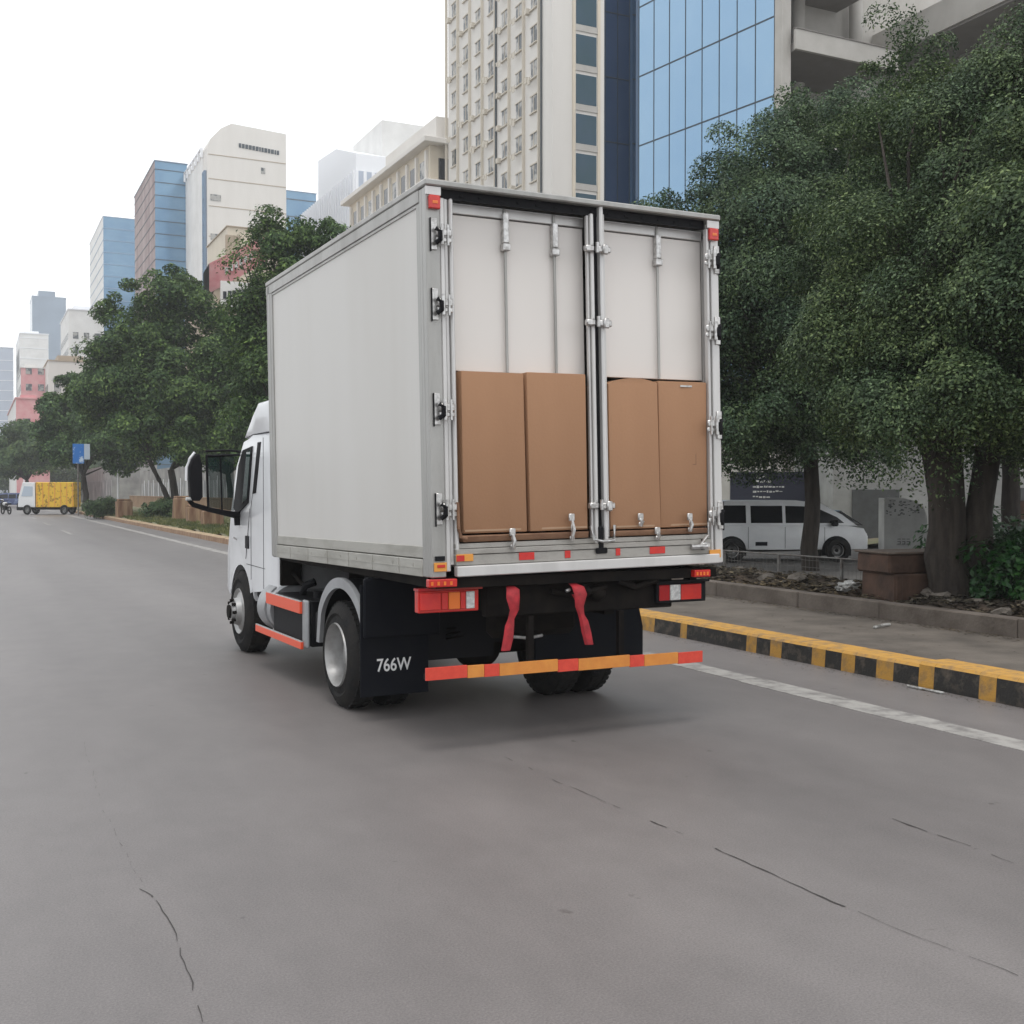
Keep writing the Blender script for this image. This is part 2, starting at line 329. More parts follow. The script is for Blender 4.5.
obj('leaf_spring', b, 'frame', truck)
b = NB(); box(b, .45, 1.95, .14, .22, .84, 1.05, bev=.01); box(b, .66, 1.38, .50, .62, .64, .95, bev=.05)
tube(b, [(.9, .08, 1.0), (1.1, .12, .96), (1.35, .08, 1.01)], .02, 8); tube(b, [(1.42, .05, 1.06), (1.6, .1, 1.0), (1.75, .06, 1.05)], .025, 8)
bmesh.ops.create_icosphere(b, subdivisions=2, radius=.06, matrix=Matrix.Translation((1.30, .12, .97))); bmesh.ops.create_icosphere(b, subdivisions=2, radius=.04, matrix=Matrix.Translation((1.18, .08, .99)))
obj('rear_crossmember', b, 'frame', truck, 40)
b = NB(); tube(b, [(.80, .44, .66), (.92, .42, .645), (1.04, .44, .655)], .012, 8); tube(b, [(1.0, .04, 1.0), (1.03, .04, 1.01)], .012, 8); obj('tow_hook', b, 'chrome', truck, 40)
# wheels
def wheel(cx, cy, r, w, side, dual=False, front=False):
    # side=-1 : outer face points to -x
    b = NB(); s = side
    n = [(0, .245), (.015*-s, .30), (0, r-.09), (.012*-s, r-.05), (.045*-s, r-.008), (.06*-s, r), (w*-s-.06*-s, r), (w*-s-.045*-s, r-.008), (w*-s-.012*-s, r-.05), (w*-s, r-.09), (w*-s-.015*-s, .30), (w*-s, .245)]
    lathe(b, n, cx, cy, r, 56, close=True)
    if dual:
        o = (w+.05)*-s; lathe(b, [(a+o, q) for a, q in n], cx, cy, r, 56, close=True)
    # tread grooves as raised ribs
    for k in range(44):
        t = 2*math.pi*k/44
        for q in ([0, w+.05] if dual else [0]):
            for xx in (.045, w-.045-.05):
                c, sn = math.cos(t), math.sin(t); x0 = cx+(-s)*(xx+q); x1 = x0+(-s)*.05
                vs = [b.verts.new((X_, cy+rr*math.cos(t+dt), r+rr*math.sin(t+dt))) for X_ in (x0, x1) for rr, dt in ((r-.02, -.05), (r+.006, -.045), (r+.006, .045), (r-.02, .05))]
                for f in ((0, 1, 2, 3), (7, 6, 5, 4), (1, 5, 6, 2), (0, 4, 5, 1), (3, 2, 6, 7)): b.faces.new([vs[i] for i in f])
    # fix height: centre at r
    hub = NB(); 
    if front: lathe(hub, [(.02*-s, .245), (-.005*-s, .235), (.02*-s, .20), (.0, .15), (-.05*-s, .13), (-.055*-s, .10), (-.085*-s, .09), (-.095*-s, .05), (-.10*-s, 0)], cx, cy, r, 40)
    else: lathe(hub, [(.005*-s, .250), (-.012*-s, .243), (.02*-s, .225), (.06*-s, .215), (.13*-s, .20), (.15*-s, .17), (.15*-s, .10), (.10*-s, .085), (.08*-s, .07), (.07*-s, 0)], cx, cy, r, 40)
    wl = obj('wheel', b, 'tyre', truck, 30)
    rm = obj('rim', hub, 'rim', wl, 35)
    b = NB()
    for k in range(8):
        t = 2*math.pi*k/8; q = (-.07 if front else .13)*-s; rr = .115 if front else .14
        y, z = cy+rr*math.cos(t), r+rr*math.sin(t); tube(b, [(cx+q+.03*-s, y, z), (cx+q-.02*-s, y, z)], .016, 8)
    obj('wheel_nut', b, 'frame', rm, 30)
    if front:
        b = NB(); tube(b, [(cx+.11*s, cy, r), (cx+.07*s, cy, r)], .07, 20); obj('hub_cap', b, 'frame', wl, 30)
wheel(-.01, 1.82, .41, .24, -1, True); wheel(2.18, 1.60, .42, .25, 1, True)
wheel(.09, 5.22, .425, .28, -1, front=True); wheel(2.16, 5.18, .395, .23, 1, front=True)
# silver arch over the rear wheel
for sx in (0, 1):
    b = NB(); n = 22; A = []
    for i in range(n+1):
        t = R(28+i*(172-28)/n); A.append((1.76+.60*math.cos(t), .47+.54*math.sin(t), 1.76+.52*math.cos(t), .47+.46*math.sin(t)))
    A = [(2.34, .45, 2.27, .45)]+A
    xs = (.0, .035) if not sx else (W-.035, W)
    for (y0, z0, y1, z1), (y2, z2, y3, z3) in zip(A, A[1:]):
        V = [b.verts.new(p) for p in ((xs[0], y0, z0), (xs[0], y2, z2), (xs[0], y3, z3), (xs[0], y1, z1), (xs[1], y0, z0), (xs[1], y2, z2), (xs[1], y3, z3), (xs[1], y1, z1))]
        for f in ((0, 1, 2, 3), (4, 5, 6, 7), (0, 1, 5, 4), (3, 2, 6, 7)): b.faces.new([V[i] for i in f])
    bmesh.ops.remove_doubles(b, verts=b.verts[:], dist=.001)
    ar = obj('wheel_arch', b, 'silver', truck, 40)
    b = NB(); xs2 = (.036, .56) if not sx else (W-.56, W-.036)
    for (y0, z0, _, _), (y2, z2, _, _) in zip(A, A[1:]):
        V = [b.verts.new(p) for p in ((xs2[0], y0, z0-.01), (xs2[0], y2, z2-.01), (xs2[1], y2, z2-.01), (xs2[1], y0, z0-.01), (xs2[0], y0, z0-.03), (xs2[0], y2, z2-.03), (xs2[1], y2, z2-.03), (xs2[1], y0, z0-.03))]
        for f in ((0, 1, 2, 3), (4, 5, 6, 7), (0, 1, 5, 4), (3, 2, 6, 7)): b.faces.new([V[i] for i in f])
    obj('arch_liner', b, 'blackp', ar)
# mud flaps
b = NB(); box(b, -.06, .47, 1.14, 1.155, .19, 1.0, bev=.004); box(b, .0, .045, 1.156, 1.22, .62, 1.05); box(b, -.045, .55, 1.10, 1.139, .62, 1.045, bev=.01)
flap = obj('mud_flap', b, 'flapm', truck)
b = NB(); box(b, .47, 1.02, 1.16, 1.17, .42, 1.0); box(b, 1.03, 1.30, 1.30, 1.31, .50, 1.0); obj('underbody_shade', b, 'blackp', flap)  # black plates standing in for the shade under the cargo body
b = NB(); prism(b, [(1.26, .36), (2.235, .36), (2.235, .60), (2.20, .75), (2.11, .87), (1.99, .95), (1.85, .99), (1.26, 1.0)], .93, .95, 'y'); box(b, 1.6, 2.2, .951, 1.35, .84, .86); obj('mud_flap', b, 'flapm', truck)
cu = bpy.data.curves.new('t', 'FONT'); cu.body = '766W'; cu.size = .132; cu.extrude = .002; cu.offset = .0012; cu.space_character = 1.0
to = bpy.data.objects.new('t', cu); COL.objects.link(to); dg = bpy.context.evaluated_depsgraph_get(); dg.update()
tm = bpy.data.meshes.new_from_object(to.evaluated_get(dg)); bpy.data.objects.remove(to)
tm.transform(Matrix.Translation((.06, 1.136, .37)) @ Matrix.Rotation(R(90), 4, 'X') @ Matrix.Diagonal((.80, 1, 1, 1))); tm.materials.clear(); tm.materials.append(M['text'])
to = bpy.data.objects.new('lettering', tm); COL.objects.link(to); to.parent = flap
# lights
def lamp(x0, x1, z0, z1, parts, body, dark):
    b = NB(); box(b, x0-.004, x1+.03, .10, .16, z0-.01, z1+.006, bev=.006); box(b, x0-.01, x1+.05, .085, .16, z1+.007, z1+.022, mi=1)
    if not dark:
        box(b, x0+.1, x0+.16, .12, .2, z1, 1.05); box(b, x1-.16, x1-.1, .12, .2, z1, 1.05)
    else:
        box(b, x0+.04, x0+.1, .12, .2, z1, 1.06); box(b, x1-.1, x1-.04, .12, .2, z1, 1.06)
    l = obj('tail_light', b, [body, 'darkred' if not dark else 'blackp'], truck)
    for i, (a, c, m) in enumerate(parts):
        b = NB(); box(b, a, c, .086, .099, z0+.008, z1-.006, bev=.004); obj('lens', b, m, l)
lamp(-.05, .345, .905, 1.03, [(-.045, .10, 'red'), (.105, .15, 'red'), (.155, .235, 'orange'), (.24, .275, 'red'), (.28, .34, 'lensw')], 'red', False)
lamp(1.79, 2.19, .885, 1.01, [(1.80, 1.89, 'darkred'), (1.895, 1.985, 'lensw'), (1.99, 2.17, 'red')], 'blackp', True)
for x0, x1, z in ((-.03, .165, 1.068), (2.03, 2.17, 1.062)):
    b = NB(); box(b, x0, x1, -.02, .03, z, z+.05, bev=.004); sl = obj('marker_lamp', b, 'red', truck)
    b = NB(); 
    for k in range(4): box(b, x0+.012+k*(x1-x0-.02)/4, x0+.012+k*(x1-x0-.02)/4+.016, -.024, -.021, z+.012, z+.036)
    obj('lamp_rib', b, 'orange', sl)
# bumper bar
b = NB(); vs = []
BX = [-.045, .245, .365, .475, .915, 1.075, 1.49, 1.61, 1.90, 2.115]; BM = [0, 1, 0, 1, 0, 1, 0, 1, 0]
BM = [0, 1, 0, 1, 0, 1, 0, 1, 0]
zb = lambda x: .480-.0165*x
b2 = NB(); box(b2, BX[0]+.02, BX[-1]-.02, .02, .09, .478, .515, bev=.006); box(b2, .74, .78, .09, .13, .50, .84); box(b2, 1.46, 1.50, .09, .13, .49, .84)
bar = obj('bumper_bar', b2, 'frame', truck)
for i in range(9):
    b = NB(); box(b, BX[i]+.001, BX[i+1]-.001, -.002, .014, zb(BX[i]), zb(BX[i])+.080, bev=.0015)
    obj('reflective_strip', b, 'refred' if BM[i] == 0 else 'reforg', bar)
# red straps
def strap(pts, w):
    b = NB(); P = [Vector(p) for p in pts]; rows = []
    for i, p in enumerate(P):
        ww = w[i]; rows.append([b.verts.new(p+Vector(q)) for q in ((-ww, 0, 0), (-ww*.6, -.018, 0), (ww*.6, -.018, 0), (ww, 0, 0), (ww*.6, .012, 0), (-ww*.6, .012, 0))])
    for A, B in zip(rows, rows[1:]):
        for k in range(6): b.faces.new((A[k], A[(k+1) % 6], B[(k+1) % 6], B[k]))
    b.faces.new(rows[0]); b.faces.new(rows[-1][::-1])
    return obj('tow_strap', b, 'strap', truck, 50)
for s_, x in ((-1, .575), (1, 1.07)):
    strap([(x-s_*.01, .06, 1.05), (x, .0, 1.03), (x+s_*.01, -.02, .98), (x+s_*.0, -.02, .90), (x+s_*.02, -.01, .84), (x+s_*.035, -.02, .80), (x+s_*.05, -.03, .72), (x+s_*.07, -.03, .64)], [.03, .048, .05, .034, .024, .034, .038, .034])
    s = strap([(x-s_*.02, .0, .98), (x+.0, -.005, .93)], [.03, .02])
# side box with orange stripes and silver tank
b = NB(); box(b, .035, .42, 2.80, 3.72, .36, .74, bev=.02); side = obj('side_box', b, 'blackp', truck)
b = NB(); box(b, .02, .055, 2.66, 2.80, .35, .755, bev=.02, seg=3); obj('box_end', b, 'silver', side, 40)
b = NB(); box(b, .06, .42, 2.66, 2.80, .36, .75, bev=.01); obj('box_backing', b, 'blackp', side, 40); b = NB(); box(b, .06, .38, 2.42, 2.58, .42, .70, bev=.04); obj('battery_tray', b, 'blackp', side, 40); b = NB(); tube(b, [(.25, 3.0, .72), (.25, 3.0, .80)], .06, 12); obj('filler_cap', b, 'blackp', side, 40); b = NB(); tube(b, [(.2, 3.35, .74), (.22, 3.35, .82), (.3, 3.3, .86)], .035, 8); obj('hose', b, 'blackp', side, 40)
b = NB(); tube(b, [(.235, 3.74, .575), (.235, 3.86, .575)], .225, 28); tube(b, [(.235, 3.90, .575), (.235, 4.16, .575)], .235, 28); tube(b, [(.235, 3.85, .575), (.235, 3.91, .575)], .20, 20)
obj('air_tank', b, 'silver', truck, 40)
for (y0, y1, z0, z1) in ((2.78, 3.83, .635, .735), (2.75, 4.2, .335, .395)):
    b = NB(); box(b, -.005, .02, y0, y1, z0, z1, bev=.002); ss = obj('reflective_strip', b, 'stripe', side)
    b = NB(); box(b, -.003, .012, y0, y1, z1+.002, z1+.010); obj('strip_edge', b, 'lensw', ss)
# ---- cab
def arc(cx, cz, r, t0, t1, n): return [(cx+r*math.cos(R(t0+(t1-t0)*i/n)), cz+r*math.sin(R(t0+(t1-t0)*i/n))) for i in range(n+1)]
AC = (5.24, .50)
prof = [(3.86, .70), (3.86, 2.24), (4.72, 2.24), (5.13, 2.20), (5.43, 1.95), (5.68, 1.47), (5.80, 1.0), (5.85, .62), (5.72, .56)] + arc(AC[0], AC[1], .45, 5, 172, 14) + [(4.78, .70)]
b = NB(); prism(b, prof, .12, 2.18, 'x', bev=.04)
cab = obj('cab', b, 'cab', truck, 40)
b = NB(); prism(b, [(3.9, 2.243), (3.9, 2.56), (4.58, 2.555), (4.64, 2.50), (4.76, 2.41), (4.92, 2.36), (5.13, 2.225), (4.7, 2.243)], .13, 2.17, 'x', bev=.025); obj('roof_deflector', b, 'cab', cab, 40)
b = NB(); tube(b, [(.118, 5.13, 2.205), (.118, 4.72, 2.245), (.118, 3.9, 2.245)], .004, 6); tube(b, [(.119, 4.86, 1.50), (.117, 4.97, 1.15), (.119, 5.03, .98)], .003, 6); tube(b, [(.119, 4.62, 1.95), (.119, 4.82, 1.50), (.119, 4.82, .78)], .003, 6); tube(b, [(.119, 4.3, .92), (.119, 5.0, .93)], .003, 6); tube(b, [(.119, 4.35, 2.2), (.119, 4.35, .72)], .003, 6)
obj('panel_seam', b, 'blackp', cab, 40)
b = NB(); box(b, .30, 2.0, 4.55, 5.72, .60, .99); box(b, .16, .7, 4.1, 4.76, .60, .86, bev=.02); obj('wheel_housing', b, 'blackp', cab)
b = NB(); box(b, .17, 2.13, 3.745, 3.855, .74, 2.2, bev=.02); obj('cab_back', b, 'cabgrey', cab)
b = NB(); tube(b, [(.2, 3.70, 1.2), (.2, 3.70, 1.85)], .035, 10); box(b, .1, .3, 3.69, 3.74, .8, 1.3, bev=.01); tube(b, [(.25, 3.5, .82), (.2, 3.75, .95), (.3, 3.9, 1.0)], .02, 8); obj('air_intake', b, 'frame', truck, 40)
win = [(4.73, 2.13), (5.10, 2.10), (5.28, 1.95), (5.50, 1.50), (5.36, 1.43), (4.90, 1.56)]
b = NB(); prism(b, win, .108, .119, 'x'); wf = obj('side_window', b, 'blackp', cab)
b = NB(); prism(b, [(4.78, 2.09), (4.93, 2.08), (5.12, 1.55), (4.93, 1.60)], .1035, .1075, 'x'); obj('window_glass', b, 'glass', wf)
b = NB(); prism(b, [(4.54, 2.16), (4.43, 2.16), (4.62, 1.66), (4.74, 1.65)], .113, .119, 'x'); obj('quarter_window', b, 'blackp', cab)
b = NB(); box(b, .108, .119, 4.90, 5.02, 1.09, 1.22, bev=.003); obj('door_handle', b, 'blackp', cab)
b = NB(); tube(b, [(.105, 5.45, 1.19), (.105, 5.45, 1.17)], .012, 8); box(b, .108, .118, 5.40, 5.43, 1.16, 1.18); obj('door_lock', b, 'chrome', cab, 40)
b = NB(); prism(b, [(5.44, 1.98), (5.68, 1.49), (5.70, 1.50), (5.46, 1.99)], .25, 2.05, 'x'); obj('windscreen', b, 'glass', cab)
# mirror
b = NB(); prism(b, [(-.46, 1.62), (-.48, 1.90), (-.45, 1.99), (-.41, 2.05), (-.37, 2.05), (-.345, 1.95), (-.34, 1.62), (-.37, 1.58), (-.44, 1.58)], 4.90, 5.02, 'y', bev=.02)
mir = obj('wing_mirror', b, 'blackp', truck, 40)
b = NB(); tube(b, [(-.495, 4.95, 1.78), (-.49, 4.95, 1.92), (-.46, 4.95, 2.00), (-.41, 4.95, 2.065)], .014, 8); obj('mirror_trim', b, 'cab', mir, 40)
b = NB(); tube(b, [(-.47, 4.95, 1.585), (-.42, 4.98, 1.54), (-.25, 5.04, 1.49), (-.05, 5.16, 1.45), (.12, 5.3, 1.42)], [.02, .026, .026, .03, .04], 10); tube(b, [(.10, 5.3, 1.46), (.11, 5.3, 1.32)], .04, 10)
tube(b, [(-.29, 4.98, 2.03), (.0, 5.2, 2.05), (.14, 5.3, 2.06)], .014, 8); tube(b, [(-.29, 4.98, 2.08), (.0, 5.2, 2.10), (.14, 5.3, 2.09)], .011, 8); tube(b, [(-.29, 4.97, 2.04), (-.27, 4.99, 1.50)], .012, 8); tube(b, [(-.12, 5.1, 2.05), (-.10, 5.12, 1.47)], .008, 8)
obj('mirror_arm', b, 'blackp', mir, 40)
gm = bpy.data.materials.new('deflector_glass'); gm.use_nodes = True; N, L = nodes(gm); pb = N['Principled BSDF']
pb.inputs['Base Color'].default_value = (.03, .07, .065, 1); pb.inputs['Roughness'].default_value = .05; pb.inputs['Alpha'].default_value = .72; M['deflector'] = gm
b = NB(); 
V = [b.verts.new(p) for p in ((-.28, 4.985, 1.52), (.06, 5.27, 1.47), (.06, 5.27, 2.05), (-.28, 4.985, 2.04))]; b.faces.new(V); bmesh.ops.solidify(b, geom=b.faces[:], thickness=.006)
obj('deflector_glass', b, 'deflector', mir)
b = NB(); tube(b, [(-.50, 4.94, 1.60), (-.44, 4.95, 1.60)], .018, 8); obj('mirror_lamp', b, 'lensw', mir, 40)

# ------------------------------------------------------------------ cardboard boxes (things of their own)
TW = truck.matrix_basis @ TB
def carton(name, x0, x1, z0, z1, y0, y1, label, cat='box', arch=0, m='card', group='cardboard boxes in the truck', extra=None, tilt=0):
    e = empty(name, TW @ Vector(((x0+x1)/2, (y0+y1)/2, z0)), .038); 
    inv = (Matrix.Translation(e.location) @ Matrix.Rotation(.038, 4, 'Z')).inverted() @ TW
    b = NB()
    if arch:
        n = 8; top = [(x0+(x1-x0)*i/n, z1-arch*abs(((i/n)-.55)/.55)**2.2) for i in range(n+1)]
        prism(b, [(x1, z0), ]+top[::-1]+[(x0, z0)], y0, y1, 'y', bev=.006)
    else: box(b, x0, x1, y0, y1, z0, z1, bev=.007, seg=2)
    for v in b.verts:
        t = (v.co.z-z0)/(z1-z0); v.co.x += .006*math.sin(t*5+x0*9)+tilt*t; v.co.y += .006*math.sin(t*4+v.co.x*6)
    obj('carton_body', b, m, e, 40, tf=inv)
    b = NB()
    xm = (x0+x1)/2+.01
    if m == 'card':
        for zz, x_a, x_b in ((z0+.012, x0+.01, x1-.01), ):
            box(b, x_a, x_b, y0-.004, y0+.0, zz, zz+.012)
        obj('flap_edge', b, 'cardedge', e, tf=inv)
    else: b.free()
    if extra: extra(e, inv, x0, x1, y0, z1)
    mark(e, label, cat, group); return e
carton('cardboard_box', .232, .690, 1.398, 2.44, .02, .55, 'brown cardboard box at the left door jamb, widest of the two behind the left door')
carton('cardboard_box', .716, 1.165, 1.398, 2.45, .015, .55, 'brown cardboard box just left of the black centre gap of the truck doors', tilt=.004)
carton('cardboard_box', 1.352, 1.765, 1.392, 2.438, .015, .55, 'brown cardboard box with rounded bulging top just right of the centre post', arch=.045)
def tape(e, inv, x0, x1, y0, z1):
    b = NB(); box(b, x0+.19, x0+.29, y0-.006, y0+.002, z1-.038, z1-.026); obj('paper_label', b, 'lensw', e, tf=inv)
    b = NB()
    for q in ((.17, .32, 1.955, 1.961), (.17, .32, 1.835, 1.841)): box(b, x0+q[0], x0+q[1], y0-.0035, y0, q[2], q[3])
    for q in (.17, .314): box(b, x0+q, x0+q+.006, y0-.0035, y0, 1.8412, 1.9548)
    obj('handle_outline', b, 'carddark', e, tf=inv)
carton('cardboard_box', 1.772, 2.188, 1.392, 2.428, .03, .55, 'rightmost brown cardboard box with pale label near its top and square mark', extra=tape)
carton('cardboard_tray', .225, 1.165, 1.343, 1.386, .005, .54, 'flat brown cardboard tray under the two left boxes', 'tray', m='carddark', group='cardboard trays under the boxes')
carton('cardboard_tray', 1.352, 2.168, 1.343, 1.382, .005, .54, 'flat brown cardboard tray under the two right boxes', 'tray', m='carddark', group='cardboard trays under the boxes')
#@@SETTING
# ------------------------------------------------------------------ SETTING
def sheet(name, x0, x1, y0, y1, z, m, ny=1, nx=1):
    b = NB(); box(b, x0, x1, y0, y1, z-.5, z); o = obj(name, b, m); mark(o, kind='structure'); return o
b = NB(); box(b, -120, 200, -60, 715, -1.5, -.012); mark(obj('ground', b, 'ground'), kind='structure')
b = NB(); box(b, -9.5, 7.3, -40, 714, -.5, 0); mark(obj('road', b, 'asphalt'), kind='structure')
b = NB(); box(b, 7.64, 10.40, -40, 24.99, -.5, .055); mark(obj('pavement', b, 'pave'), kind='structure')
b = NB(); box(b, 14.2, 60, -30, 45, -.4, .02); mark(obj('yard', b, 'yard'), kind='structure')
b = NB(); box(b, -13, -9.5, -40, 300, -.5, .15, bev=.02); mark(obj('far_pavement', b, 'pave'), kind='structure')
# edge line and lane dashes
b = NB()
Y = -20.0
while Y < 160:
    if 9.3 < Y < 14: Y += 1.0; continue
    box(b, 6.07+.012*math.sin(Y*1.7), 6.34+.012*math.sin(Y*2.1), Y, Y+1.0, -.004, .004); Y += 1.0
mark(obj('edge_line', b, 'paint_line'), kind='structure')
b = NB()
for k in range(6): box(b, 3.43, 3.57, 47.5+k*14, 52.5+k*14, -.004, .004)
for k in range(3): box(b, -.07, .07, 61+k*14, 66+k*14, -.004, .004)
mark(obj('lane_dash', b, 'paint_line'), kind='structure')
# cracks
def crack(pts, w, seed, gaps=.15):
    rnd = random.Random(seed); b = NB(); P = [Vector((p[0], p[1], .003)) for p in pts]
    full = []
    for A, B in zip(P, P[1:]):
        n = max(2, int((B-A).length/.06))
        for i in range(n): full.append(A.lerp(B, i/n))
    off = 0; prev = None
    for p in full:
        off = off*.9+rnd.uniform(-.008, .008); ww = w*rnd.uniform(.3, 1.1); q = p+Vector((off, 0, 0))
        cur = (b.verts.new(q-Vector((ww, 0, 0))), b.verts.new(q+Vector((ww, 0, 0))))
        if prev and rnd.random() > gaps: b.faces.new((prev[0], prev[1], cur[1], cur[0]))
        prev = cur
    mark(obj('road_crack', b, 'crack'), kind='structure')
crack([(3.0, 6.43), (3.07, 5.0)], .0022, 1, .5); crack([(3.07, 5.0), (3.10, 4.6)], .005, 9, .1); crack([(3.10, 4.6), (3.11, 4.3)], .002, 10, .3); crack([(3.11, 4.3), (3.13, 3.9), (3.16, 3.4)], .0045, 2, .05); crack([(3.16, 3.4), (3.22, 2.77), (3.25, 2.2)], .0018, 3, .35)
crack([(4.22, 4.30), (4.21, 4.0)], .006, 4, 0); crack([(4.21, 4.0), (4.19, 3.48), (4.2, 2.9)], .003, 5, .3)
crack([(.655, 4.80), (.67, 4.4), (.645, 4.0), (.63, 3.64), (.60, 3.2)], .0024, 6, .15); crack([(.62, 4.9), (.655, 4.80), (.67, 4.76)], .006, 7, 0)
crack([(.655, 4.8), (.60, 6.2), (.66, 8)], .0009, 8, .5)
# kerb
def kerb(name, sections, X0=7.3, zoff=0):
    b = NB(); pr = [(0, -.2), (0, .0), (.012, .165), (.038, .19), (.34, .19), (.355, .175), (.355, -.2)]
    for (y0, y1, mi, dz) in sections:
        A = [b.verts.new((X0+p[0]-.006*(dz > 0), y0, p[1]+dz)) for p in pr]; B = [b.verts.new((X0+p[0]-.006*(dz > 0), y1, p[1]+dz)) for p in pr]
        for i in range(len(pr)-1):
            f = b.faces.new((A[i], A[i+1], B[i+1], B[i])); f.material_index = mi if i < 2 else (1 if i in (2, 3) else (1 if i == 4 else 0))
            if name == 'far_kerb': f.material_index = 0 if i < 2 else 1
        b.faces.new(A); b.faces.new(B[::-1])
    return b
ys = [13.9, 13.0, 12.15, 11.3, 10.76, 10.63, 9.54, 9.37, 9.15, 8.97, 8.52, 8.33, 8.11, 7.93, 7.66, 7.45, 7.15, 6.98, 6.51, 6.34, 6.15, 6.0, 5.5, 5.3, 4.8, 4.6, 4.1, 3.9, 3.4, 3.2, 2.6]
# index parity: yellow starts at 10.76 (k=4)
secs = [(ys[k+1], ys[k]-.002, 1 if k % 2 == 0 else 0, .028 if ys[k] <= 7.2 else 0) for k in range(len(ys)-1)]
secs = [(a, c, (1 if (c <= 7.16 and (round(c, 3) in (7.148, 6.508, 5.998, 5.298, 4.598, 3.898))) or (c > 7.2 and m == 1) else 0), d) for a, c, m, d in secs]
secs += [(13.9, 24.99, 0, 0), (-20, 2.598, 0, .028)]
b = kerb('kerb', secs); k = obj('kerb', b, ['kblack', 'yellow']); mark(k, kind='structure')
b = kerb('far_kerb', [(25+i*.9, 25.895+i*.9, 0, random.uniform(-.008, .008)) for i in range(150)]); mark(obj('far_kerb', b, ['kplain', 'ktop']), kind='structure')
# low wall along the soil bed
b = NB(); Y = -12.0; rnd = random.Random(3)
while Y < 24:
    l = rnd.uniform(1.4, 2.2); box(b, 10.40+rnd.uniform(-.008, .008), 10.60, Y, Y+l-.006, -.1, .27+rnd.uniform(-.008, .008), bev=.012); Y += l
mark(obj('low_wall', b, 'wallc'), 'long low weathered concrete wall between the pavement and the soil bed', 'wall')
# soil bed with a mound
def terrain(name, x0, x1, y0, y1, nx, ny, fn, m):
    xs = np.linspace(x0, x1, nx); yy = np.linspace(y0, y1, ny); Xg, Yg = np.meshgrid(xs, yy); Z = fn(Xg, Yg)
    V = np.stack([Xg, Yg, Z], -1).reshape(-1, 3); i = np.arange(nx*ny).reshape(ny, nx)
    F = np.stack([i[:-1, :-1], i[:-1, 1:], i[1:, 1:], i[1:, :-1]], -1).reshape(-1, 4)
    o = polymesh(name, V, F, [m]); 
    for p in o.data.polygons: p.use_smooth = True
    mark(o, kind='structure'); return o
def soilz(x, y):
    t = np.clip((x-10.6)/3.8, 0, 1); base = .20+.13*np.sin(np.clip(t*2.2, 0, 1)*3.14)*1.0-.22*np.clip((t-.4)/.6, 0, 1)
    return base+.03*np.sin(x*5+y*2.3)+.025*np.sin(y*4.1-x*2)+.02*np.sin(x*11+y*9)
terrain('soil_bed', 10.58, 14.4, -12, 24.9, 60, 500, soilz, 'soil')
def vergez(x, y): return .17+.5*np.clip((x-9)/6, 0, 1)*0+.04*np.sin(x*2+y*1.1)+.03*np.sin(y*2.7-x*3)+.02*np.sin(x*6+y*5)
terrain('verge', 7.62, 26, 24.9, 170, 50, 500, lambda x, y: vergez(x, y), 'verge')
# scattered litter
def scatter(name, pts, size, m, kind='stuff', flat=.35, seed=1, nz=None):
    rg = np.random.default_rng(seed); n = len(pts); P = np.asarray(pts, float)
    a = rg.uniform(0, 2*np.pi, n); u = np.stack([np.cos(a), np.sin(a), rg.uniform(-flat, flat, n)], -1); v = np.stack([-np.sin(a), np.cos(a), rg.uniform(-flat, flat, n)], -1)
    s = (size*rg.uniform(.5, 1.4, n))[:, None]
    V = np.stack([P-u*s, P-v*s*.5, P+u*s, P+v*s*.5], 1).reshape(-1, 3); F = np.arange(4*n).reshape(n, 4)
    o = polymesh(name, V, F, [m]); mark(o, kind=kind); return o
rg = np.random.default_rng(5); n = 26000
x = 10.62+np.abs(rg.normal(0, 1.3, n)); x = x[x < 14.3]; n = len(x); y = rg.uniform(3, 24.5, n)
scatter('leaf_litter', np.stack([x, y, soilz(x, y)+rg.uniform(.0, .05, n)], -1), .045, 'litter')
n = 2600; x = np.concatenate([10.39-np.abs(rg.normal(0, .13, 2300)), rg.uniform(7.7, 10.3, 300)]); y = rg.uniform(4, 20, n)
scatter('fallen_leaves', np.stack([x, y, np.full(n, .062)], -1), .02, 'litter', seed=4, flat=.1)
n = 1500; x = 7.29-np.abs(rg.normal(0, .12, n)); scatter('gutter_litter', np.stack([x, rg.uniform(3, 16, n), np.full(n, .006)], -1), .010, 'litter', seed=8, flat=.1)
# rubble stones
M['stone'] = mat('rubble_stone', (.08, .068, .056), .9, c2=(.19, .165, .14), scale=5, bump=.5)
for i in range(26):
    b = NB(); bmesh.ops.create_icosphere(b, subdivisions=2, radius=1); s = rg.uniform(.04, .13)
    for v in b.verts: v.co = v.co*(1+.25*math.sin(v.co.x*5+i)+.15*math.sin(v.co.y*7+i*2)); v.co = Vector((v.co.x*s*1.3, v.co.y*s, v.co.z*s*.6))
    o = obj('rubble_stone', b, 'stone', None, 30); px = 10.8+rg.uniform(0, 1.2); py = rg.uniform(6, 17); o.location = (px, py, float(soilz(px, py))+.02); o.rotation_euler = (0, 0, i)
    mark(o, 'loose grey-brown rubble stone lying on the dark soil behind the low wall', 'stone', 'rubble stones on the soil bed')
